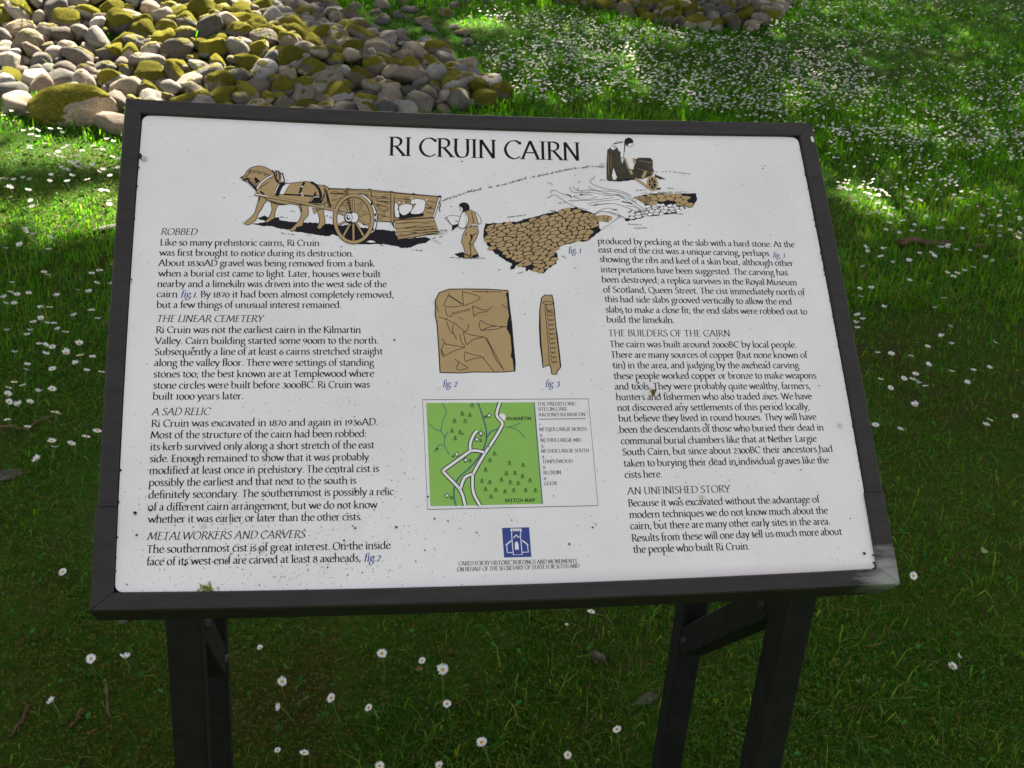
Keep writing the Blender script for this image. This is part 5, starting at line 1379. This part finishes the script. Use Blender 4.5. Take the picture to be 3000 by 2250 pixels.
def daisy(head, face, base, label, group, size=1.0, kind_=None):
    """head: centre of the flower, face: direction it looks, base: foot of the stem"""
    root = tag(empty('daisy', base), label, 'daisy', group)
    q_ = Vector(face).to_track_quat('Z', 'Y')
    h = Vector(head) - Vector(base)
    p = obj('petals', PETALS[int(rng.integers(6)) if kind_ is None else kind_], root)
    p.location = h; p.rotation_mode = 'QUATERNION'; p.rotation_quaternion = q_; p.scale = (size,) * 3
    d = obj('disc', DISC, root); d.location = h + q_ @ Vector((0, 0, .0012 * size)); d.rotation_mode = 'QUATERNION'; d.rotation_quaternion = q_; d.scale = (size,) * 3
    bm = bmesh.new()
    mid = h * .55 + Vector((rng.normal(0, .004), rng.normal(0, .004), .004)) - Vector(face) * .004
    tube_bm(bm, [(0, 0, 0), tuple(mid * .6), tuple(mid), tuple(h - q_ @ Vector((0, 0, .002)))], [.0011, .001, .0009, .0010], 5)
    bm_obj('stem', bm, M_STEM, root, True)
    return root
def z_left(x, y): return (x / 1.8428 * .73733, (1000 + y / 1.8428) * .73733)
def z_up(x, y): return (x / 2.212 * .73733, (250 + y / 2.212) * .73733)
def z_right(x, y): return ((2350 + x / 1.6585) * .73733, (300 + y / 1.6585) * .73733)
FRONT = [  # flower head (display px), stem foot offset (px), facing (x, y, z), size, label
 ((197, 1423), (18, 40), (-.25, -.55, .8), 1.0, 'white daisy left of the left post, leftmost of the pair above the pale bent stem'),
 ((270, 1422), (4, 45), (.05, .25, 1), 1.05, 'white daisy seen edge-on with upright stem, nearest the left side of the left post'),
 ((113, 1516), (38, 45), (-.6, .1, .8), .85, 'tilted half closed daisy in the lower left corner, left of the dark brown twig'),
 ((136, 1236), (18, 20), (-.35, -.35, .85), .95, 'single white daisy left of the frame\'s lower left corner'),
 ((562, 1400), (4, 14), (-.2, -.2, .9), .62, 'small half closed daisy just right of the left post, highest of that patch'),
 ((610, 1473), (8, 40), (-.1, -.6, .8), .92, 'open daisy facing the camera close right of the left post'),
 ((605, 1527), (38, 38), (-.9, -.2, .45), .8, 'nodding daisy turned left, straight below the open one beside the left post'),
 ((716, 1508), (30, 62), (-.6, -.3, .75), .95, 'tilted daisy on an arched stem midway between the left post and the tall open daisy'),
 ((797, 1529), (28, 28), (-.5, -.2, .8), .8, 'tilted daisy with yellow centre right of the arched stem one'),
 ((825, 1412), (6, 60), (.05, -.4, .9), 1.0, 'double looking white daisy on a straight stem below the frame\'s middle'),
 ((912, 1427), (16, 24), (-.45, -.35, .8), .75, 'small tilted daisy just above and left of the tall open daisy'),
 ((956, 1447), (10, 90), (.02, -.55, .85), 1.12, 'tall open daisy with bright yellow centre, largest of those under the sign'),
 ((966, 1521), (20, 48), (-.25, -.3, .9), .85, 'white daisy directly below the tall open one'),
 ((1041, 1604), (30, 70), (-.4, -.25, .85), 1.0, 'tilted daisy on a long stem near the bottom edge, centre of the picture'),
 ((1227, 1631), (20, 40), (-.5, -.5, .6), .75, 'cup shaped daisy near the bottom edge left of the right rear post'),
 ((1333, 1576), (20, 100), (-.5, .0, .9), .85, 'edge-on daisy on a long curved stem close left of the right rear post'),
 ((1277, 1322), (-8, 50), (.1, .1, 1), .85, 'edge-on daisy just under the bottom rail left of the right rear post'),
 ((600, 1621), (10, 30), (-.3, -.2, .9), .6, 'small white daisy near the bottom edge beside the left post'),
 ((657, 1627), (2, 40), (.1, .15, 1), .85, 'edge-on daisy near the bottom edge, second right from the left post'),
 ((820, 1655), (5, 30), (0, -.3, .9), .85, 'daisy cut by the bottom edge below the double looking daisy'),
 ((950, 1655), (5, 30), (-.4, -.2, .9), .75, 'daisy cut by the bottom edge below the tall open daisy'),
 ((1224, 1350), (10, 24), (0, 0, 1), .4, 'tiny white bud of a daisy under the bottom rail'),
 ((2057, 1440), (12, 10), (0, -.3, .95), 1.0, 'open daisy in the dark lower right grass, larger of the pair'),
 ((2071, 1418), (-4, 28), (.7, -.1, .6), .65, 'small nodding daisy beside the larger one in the dark lower right grass'),
 ((1972, 1244), (-4, 30), (.1, -.75, .65), 1.0, 'open daisy facing the camera right of the frame\'s lower right corner'),
]
SLP = lambda x, y: height1(x, y)
for (hx, hy), (ox, oy), face, sz, lab in FRONT:
    base = gd(hx + ox, hy + oy); base.z = SLP(base.x, base.y)
    # stand the head above the foot: the point of its own viewing ray nearest the stem
    d = ray(hx / .73733, hy / .73733).normalized()
    t = ((base - CAM).x * d.x + (base - CAM).y * d.y) / (d.x ** 2 + d.y ** 2)
    head = CAM + d * t
    if head.z < base.z + .015: head = gd(hx, hy, .02); base = Vector((head.x, head.y, SLP(head.x, head.y)))
    daisy(head, Vector(face).normalized(), base, lab, 'large daisies near the sign posts', sz)
RIGHT = '363,1233 428,1241 525,1253 605,1210 608,1293 548,1333 492,1355 533,1358 558,1376 597,1390 378,1360 427,1400 545,1478 475,1603 353,1583 724,1321 828,1318 903,1316 798,1377 1037,1330 1033,1533 912,1548 892,1575 671,1165 713,1122 718,1200 391,1026 637,1030 680,982 612,910 515,900 700,853 263,1053 290,1077 265,1115 255,1093 280,972 330,928 275,932 435,798 379,765 395,722 306,718 315,741 516,785 567,752 625,747 638,770 813,736 745,731 887,771 919,790 928,1195 893,665 952,645 917,612 744,626 687,582 600,570 543,610 530,638 589,635 655,628 675,625 405,625 420,594 430,558 338,537 505,525 515,489 1045,675 1070,630'
LEFT = '75,30 243,43 280,0 355,35 430,52 497,60 145,98 140,133 280,125 405,98 467,140 547,153 75,208 45,245 40,283 47,325 98,340 160,325 123,230 207,265 280,250 295,380 318,390 40,425 150,467 280,548 295,580 385,557 465,518 525,486 200,648'
UPL = '75,160 20,185 100,195 180,165 90,215 205,260 240,272 150,275 200,300 240,307 325,257 385,258 400,283 545,285 600,355 620,375 690,312 730,318 665,380 725,420 765,440 660,410 620,435 530,390 440,365 410,375 290,352 190,365 190,380 60,405 110,460 310,425 355,425 375,400 380,435 410,438 395,465 475,425 505,425 540,435 450,462 480,470 500,460 495,495 535,490 575,500 600,480 395,500 415,515 435,520 640,530 665,515 735,500 765,500 710,550 85,575 40,575 10,570 145,570 190,580 40,628 60,635 65,693 195,718 205,753 180,655 320,590 330,555 435,603 465,560 565,585 655,655 690,660 705,717 705,740'
MIDL = '30,925 155,885 160,910 210,922 120,982 30,1002 310,1015 320,945 720,1115 640,1150 590,1168 622,1230 720,1243 280,1155 300,1170 570,1290 500,1270 180,1285 105,1302 60,1278 20,1320 30,1360 85,1357 255,1380 315,1380 360,1310 590,1410 475,1445 630,1470 260,1455 210,1475 345,1490 370,1538 420,1555 300,1490 190,1540 170,1567 40,1538 70,1215 250,1635 290,1650 510,1640'
count_single = len(FRONT)
def lawn_daisy(dx, dy, label, group, lift=None):
    hgt_ = lift or rng.uniform(.03, .055)
    h = gd(dx, dy, hgt_)
    h.z = height1(h.x, h.y) + hgt_
    b = h + Vector((rng.normal(0, .008), rng.normal(0, .008), 0)); b.z = height1(b.x, b.y)
    f = Vector((rng.normal(.05, .22), rng.normal(.05, .25), 1)).normalized()
    daisy(h, f, b, label, group, rng.uniform(.85, 1.1))
def where_right(x, y):
    side_ = 'close to the frame' if x < 1850 + (y - 400) * .13 + 130 else 'well out from the frame'
    if y < 480: return f'white daisy by the small sun patch right of the sign, {side_}'
    if y < 600: return f'white daisy level with the thick stick, {side_}'
    if y < 760: return f'white daisy some way below the thick stick, {side_}'
    if y < 850: return f'white daisy high in the cluster right of the frame, {side_}'
    return f'white daisy low in the cluster right of the frame, {side_}'
def where_left(x, y):
    side_ = 'near the picture\'s left edge' if x < 80 else 'nearer the frame\'s left rail' if x > 160 else 'midway to the frame'
    if y < 290: return f'white daisy right under the mossy boulder, {side_}'
    if y < 345: return f'white daisy in the brightest left grass, {side_}'
    if y < 432: return f'white daisy in shade above the sunlit strip, {side_}'
    if y < 530: return f'white daisy on the sunlit strip\'s edge, {side_}'
    if y < 660: return f'white daisy below the sunlit strip, {side_}'
    if y < 830: return f'white daisy above the long thin twig, {side_}'
    return f'white daisy near the long thin twig, {side_}'
for zf, data in ((z_right, RIGHT), (z_left, LEFT), (z_up, MIDL), (z_up, UPL)):
    for s in data.split():
        x, y = map(float, s.split(','))
        dx, dy = zf(x, y)
        lab = (where_right if zf is z_right else where_left)(dx, dy)
        lawn_daisy(dx, dy, lab, 'daisies scattered right of the sign' if zf is z_right else 'daisies in the lawn left of the sign'); count_single += 1
# the carpet of daisies beyond the sign: density by place in the view, each standing on the lawn
BAND = plan([(1080, 195), (1100, 228), (1180, 245), (1500, 255), (1780, 300), (1850, 330), (2300, 330), (2300, -40), (1720, -40), (1690, 60), (1560, 95), (1400, 75), (1250, 35), (1060, 20), (960, 90), (990, 130), (1030, 160)])
DENSE = plan([(1090, 200), (1140, 235), (1500, 250), (1850, 260), (1900, 150), (1650, 120), (1400, 85), (1200, 60), (1050, 70), (1010, 110), (1050, 160)])
FIELD = plan([(1770, 290), (1800, 400), (1830, 470), (2300, 500), (2300, 300)])
THIN = plan([(1830, 470), (1860, 640), (2300, 640), (2300, 490)])
far_pts = []
for P, n in ((BAND, 4400), (DENSE, 2600), (FIELD, 620), (THIN, 30)):
    A_ = np.array(P); k_ = 0
    while k_ < n:
        m = n * 2
        xs = rng.uniform(A_[:, 0].min(), A_[:, 0].max(), m); ys = rng.uniform(A_[:, 1].min(), A_[:, 1].max(), m)
        w_ = poly_sdf(xs, ys, P) > 0
        w_ &= (poly_sdf(xs, ys, CAIRN) < -.03) & (poly_sdf(xs, ys, CAIRN2) < -.03)
        cl = .42 + .34 * undul(xs * 1.3 + 9, ys * 1.3) + .22 * undul(xs * 5 + 2, ys * 5)          # patches
        w_ &= rng.random(m) < np.clip(cl, .06, 1)
        for x, y in zip(xs[w_], ys[w_]):
            if k_ < n: far_pts.append((x, y)); k_ += 1
        if not w_.any(): break
far_pts = [p for p in far_pts if in_view((p[0], p[1], height1(*p)), 700)]
far_pts.sort(key=lambda p: math.hypot(p[0] - CAM.x, p[1] - CAM.y))
n_more = max(0, 300 - count_single)
for x, y in far_pts[:n_more]:
    z = height1(x, y); hh_ = rng.uniform(.03, .05)
    daisy((x, y, z + hh_), Vector((rng.normal(.05, .25), rng.normal(.05, .25), 1)).normalized(), (x + rng.normal(0, .006), y, z),
          'small white daisy at the near edge of the daisy carpet right of the frame', 'daisies at the near edge of the carpet', rng.uniform(.85, 1.1))
V, F, T, Cc = [], [], [], []
b0 = 0
m = 8
far = np.array(far_pts[n_more:]); nf = len(far)
fz = height(far[:, 0], far[:, 1]) + rng.uniform(.03, .055, nf)
nrm = rng.normal(0, .24, (nf, 3)) + np.array([-.2, -.05, 0]); nrm[:, 2] = 1; nrm /= np.linalg.norm(nrm, axis=1)[:, None]
ta = np.cross(nrm, [0, 1, 0.]); ta /= np.linalg.norm(ta, axis=1)[:, None]; tb = np.cross(nrm, ta)
ctr = np.stack([far[:, 0], far[:, 1], fz], 1)
R0 = rng.uniform(.0046, .0082, nf)[:, None]
ring = [ctr + (ta * math.cos(2 * math.pi * i / m) + tb * math.sin(2 * math.pi * i / m)) * R0 * (1 if i % 2 else .82) + nrm * .002 for i in range(m)]
rin = [ctr + (ta * math.cos(2 * math.pi * i / m) + tb * math.sin(2 * math.pi * i / m)) * R0 * .33 + nrm * .0005 for i in range(m)]
vv = np.stack(ring + rin + [ctr + nrm * .0025], 1).reshape(-1, 3)
ii = np.arange(nf)[:, None] * (2 * m + 1)
fq = []; 
for i in range(m):
    fq.append(np.concatenate([ii + i, ii + (i + 1) % m, ii + m + (i + 1) % m, ii + m + i], 1))
ft = [np.concatenate([ii + m + i, ii + m + (i + 1) % m, ii + 2 * m], 1) for i in range(m)]
fq = np.stack(fq, 1).reshape(-1, 4); ft = np.stack(ft, 1).reshape(-1, 3)
me = mesh_np('daisies', vv, np.concatenate([fq.ravel(), ft.ravel()]), np.concatenate([np.full(len(fq), 4), np.full(len(ft), 3)]), M_PETAL)
me.materials.append(M_DISC)
mi = np.zeros(len(me.polygons), np.int32); mi[len(fq):] = 1
me.polygons.foreach_set('material_index', mi)
o = obj('daisies', me, None, 'stuff'); tag(o, 'carpet of white daisies across the lawn beyond the sign', 'daisies')

# ------------------------------------------------------------------ grass, small leaves and litter
def sample_lawn(n, rmin, rmax, power, half=rad(50)):
    """points on the lawn, thinning with distance from where the viewer stands"""
    u_ = rng.random(n)
    e = 2 - power
    r = (rmin ** e + u_ * (rmax ** e - rmin ** e)) ** (1 / e)
    a = YAW + rng.uniform(-half, half, n)
    return CAM.x + r * np.sin(a), CAM.y + r * np.cos(a), r
def blades(n, rmin, rmax, power, hgt_rng, wid, lean, cols, name, mat, tall=None, far_w=0.0):
    x, y, r = sample_lawn(n, rmin, rmax, power)
    s1 = poly_sdf(x, y, CAIRN); s2 = poly_sdf(x, y, CAIRN2)
    k_ = ((s1 < -.01) | (rng.random(n) < .05)) & ((s2 < -.01) | (rng.random(n) < .05))
    x, y, r, s1, s2 = x[k_], y[k_], r[k_], s1[k_], s2[k_]
    n = len(x)
    thin = (undul(x * 1.7 + 11, y * 1.7) > .25) & (r < 5.2) & (rng.random(n) < .62)     # mossy places with little grass
    x, y, r, s1, s2 = x[~thin], y[~thin], r[~thin], s1[~thin], s2[~thin]
    n = len(x)
    pt = undul(x * 2.2, y * 2.2)                                   # tussocks
    h = rng.uniform(*hgt_rng, n) * (1 + .28 * np.clip(pt, -1.5, 2))
    edge = np.exp(-np.maximum(0, -np.maximum(s1, s2)) / .10)
    h = h * (1 + 1.3 * edge * rng.random(n))
    if tall is not None:
        t_ = rng.random(n) < tall; h[t_] *= rng.uniform(1.5, 2.4, t_.sum())
    h = h * (1 - .22 * smooth01((3.6 - r) / 1.2))
    w = wid * rng.uniform(.6, 1.4, n) * (1 + far_w * np.maximum(0, r - 2))
    z = height(x, y) - .003
    az = rng.uniform(0, 2 * math.pi, n)
    ln = np.abs(rng.normal(lean, .35, n))
    dx, dy = np.cos(az), np.sin(az)
    sx, sy = -dy, dx
    p0 = np.stack([x, y, z], 1)
    d = np.stack([dx, dy, np.zeros(n)], 1); sd = np.stack([sx, sy, np.zeros(n)], 1)
    upv = np.array([0, 0, 1.])
    m1 = p0 + d * (h * ln * .30)[:, None] + upv * (h * .62)[:, None]
    tp = p0 + d * (h * ln * .95)[:, None] + upv * (h * (1 - .22 * np.minimum(ln, 1.6)))[:, None]
    W_ = (w / 2)[:, None]
    v = np.stack([p0 - sd * W_, p0 + sd * W_, m1 + sd * W_ * .8, m1 - sd * W_ * .8, tp], 1).reshape(-1, 3)
    i = np.arange(n)[:, None] * 5
    f = np.concatenate([np.concatenate([i, i + 1, i + 2, i + 3], 1), ], 1)
    f2 = np.concatenate([i + 3, i + 2, i + 4], 1)
    flat = np.concatenate([f.ravel(), f2.ravel()]); lt = np.concatenate([np.full(n, 4), np.full(n, 3)])
    c = np.array(cols)[rng.integers(0, len(cols), n)] * rng.uniform(.7, 1.35, (n, 1))
    c = c * (1 + np.stack([.16 * pt, .10 * pt, 0 * pt], 1) * .8)
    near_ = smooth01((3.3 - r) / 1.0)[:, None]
    if name == 'grass': c = c * (1 - near_ + near_ * NEAR_SHADE)
    return mesh_np(name, v, flat, lt, mat, np.repeat(np.clip(c, .004, 1), 5, 0))
GREENS = [(.056, .215, .016), (.075, .235, .017), (.048, .190, .018), (.105, .220, .020), (.056, .195, .028)]
NEAR_SHADE = np.array([.70, .62, .85])                    # shade on the near turf, put into the blade colour
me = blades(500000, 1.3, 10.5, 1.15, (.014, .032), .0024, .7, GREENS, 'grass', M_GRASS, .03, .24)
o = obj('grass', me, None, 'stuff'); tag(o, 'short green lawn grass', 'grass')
me = blades(12000, 1.4, 5.2, 1.3, (.030, .060), .0028, .95, [(.085, .20, .025), (.11, .22, .03), (.07, .17, .03), (.15, .20, .04)], 'grass_tufts', M_GRASS, .05, .1)
o = obj('grass_tufts', me, None, 'stuff'); tag(o, 'longer pale green blades standing in loose tufts above the turf', 'grass')
STRAW = [(.20, .15, .07), (.13, .085, .04), (.16, .12, .05), (.10, .055, .03)]
me = blades(21000, 1.4, 5.5, 1.3, (.012, .035), .0022, 1.5, STRAW, 'dry_grass', M_COVER, None, .2)
o = obj('dry_grass', me, None, 'stuff'); tag(o, 'dry straw coloured stalks among the lawn grass', 'grass')
# clover, daisy rosettes and moss sprigs close to the viewer
n = 320000
x, y, r = sample_lawn(n, 1.4, 5.0, 1.3)
k_ = np.maximum(undul(x * 2.7 + 4, y * 2.7), undul(x * 1.7 + 11, y * 1.7) + .2) > rng.normal(.0, .5, n)
x, y = x[k_], y[k_]; n = len(x)
pos = np.stack([x, y, height(x, y) + rng.uniform(.004, .024, n)], 1)
big = rng.random(n) < .028
cc = np.where(big[:, None], np.array([.036, .130, .024]), np.array([.075, .130, .012])) * rng.uniform(.65, 1.4, (n, 1))
mossy = undul(x * 1.7 + 11, y * 1.7) + rng.normal(0, .3, n) > .35
cc[mossy & ~big] = np.array([.095, .095, .014]) * rng.uniform(.5, 1.3, ((mossy & ~big).sum(), 1))
lit_ = rng.random(n) < .05
cc[lit_ & ~big] = (.13, .075, .035)
v, f, lt, c = leaf_mesh(pos, np.where(big, rng.uniform(.010, .020, n), rng.uniform(.004, .010, n)), (0, 0, 1.2), cc, .62)
o = obj('ground_cover', mesh_np('ground_cover', v, f, lt, M_COVER, c), None, 'stuff'); tag(o, 'low moss sprigs and small round leaves between the grass', 'ground cover')
rr = [a for a in RATIO]
print('TEXT FIT', sorted(rr)[:6], sorted(rr)[-6:], 'median', sorted(rr)[len(rr) // 2])
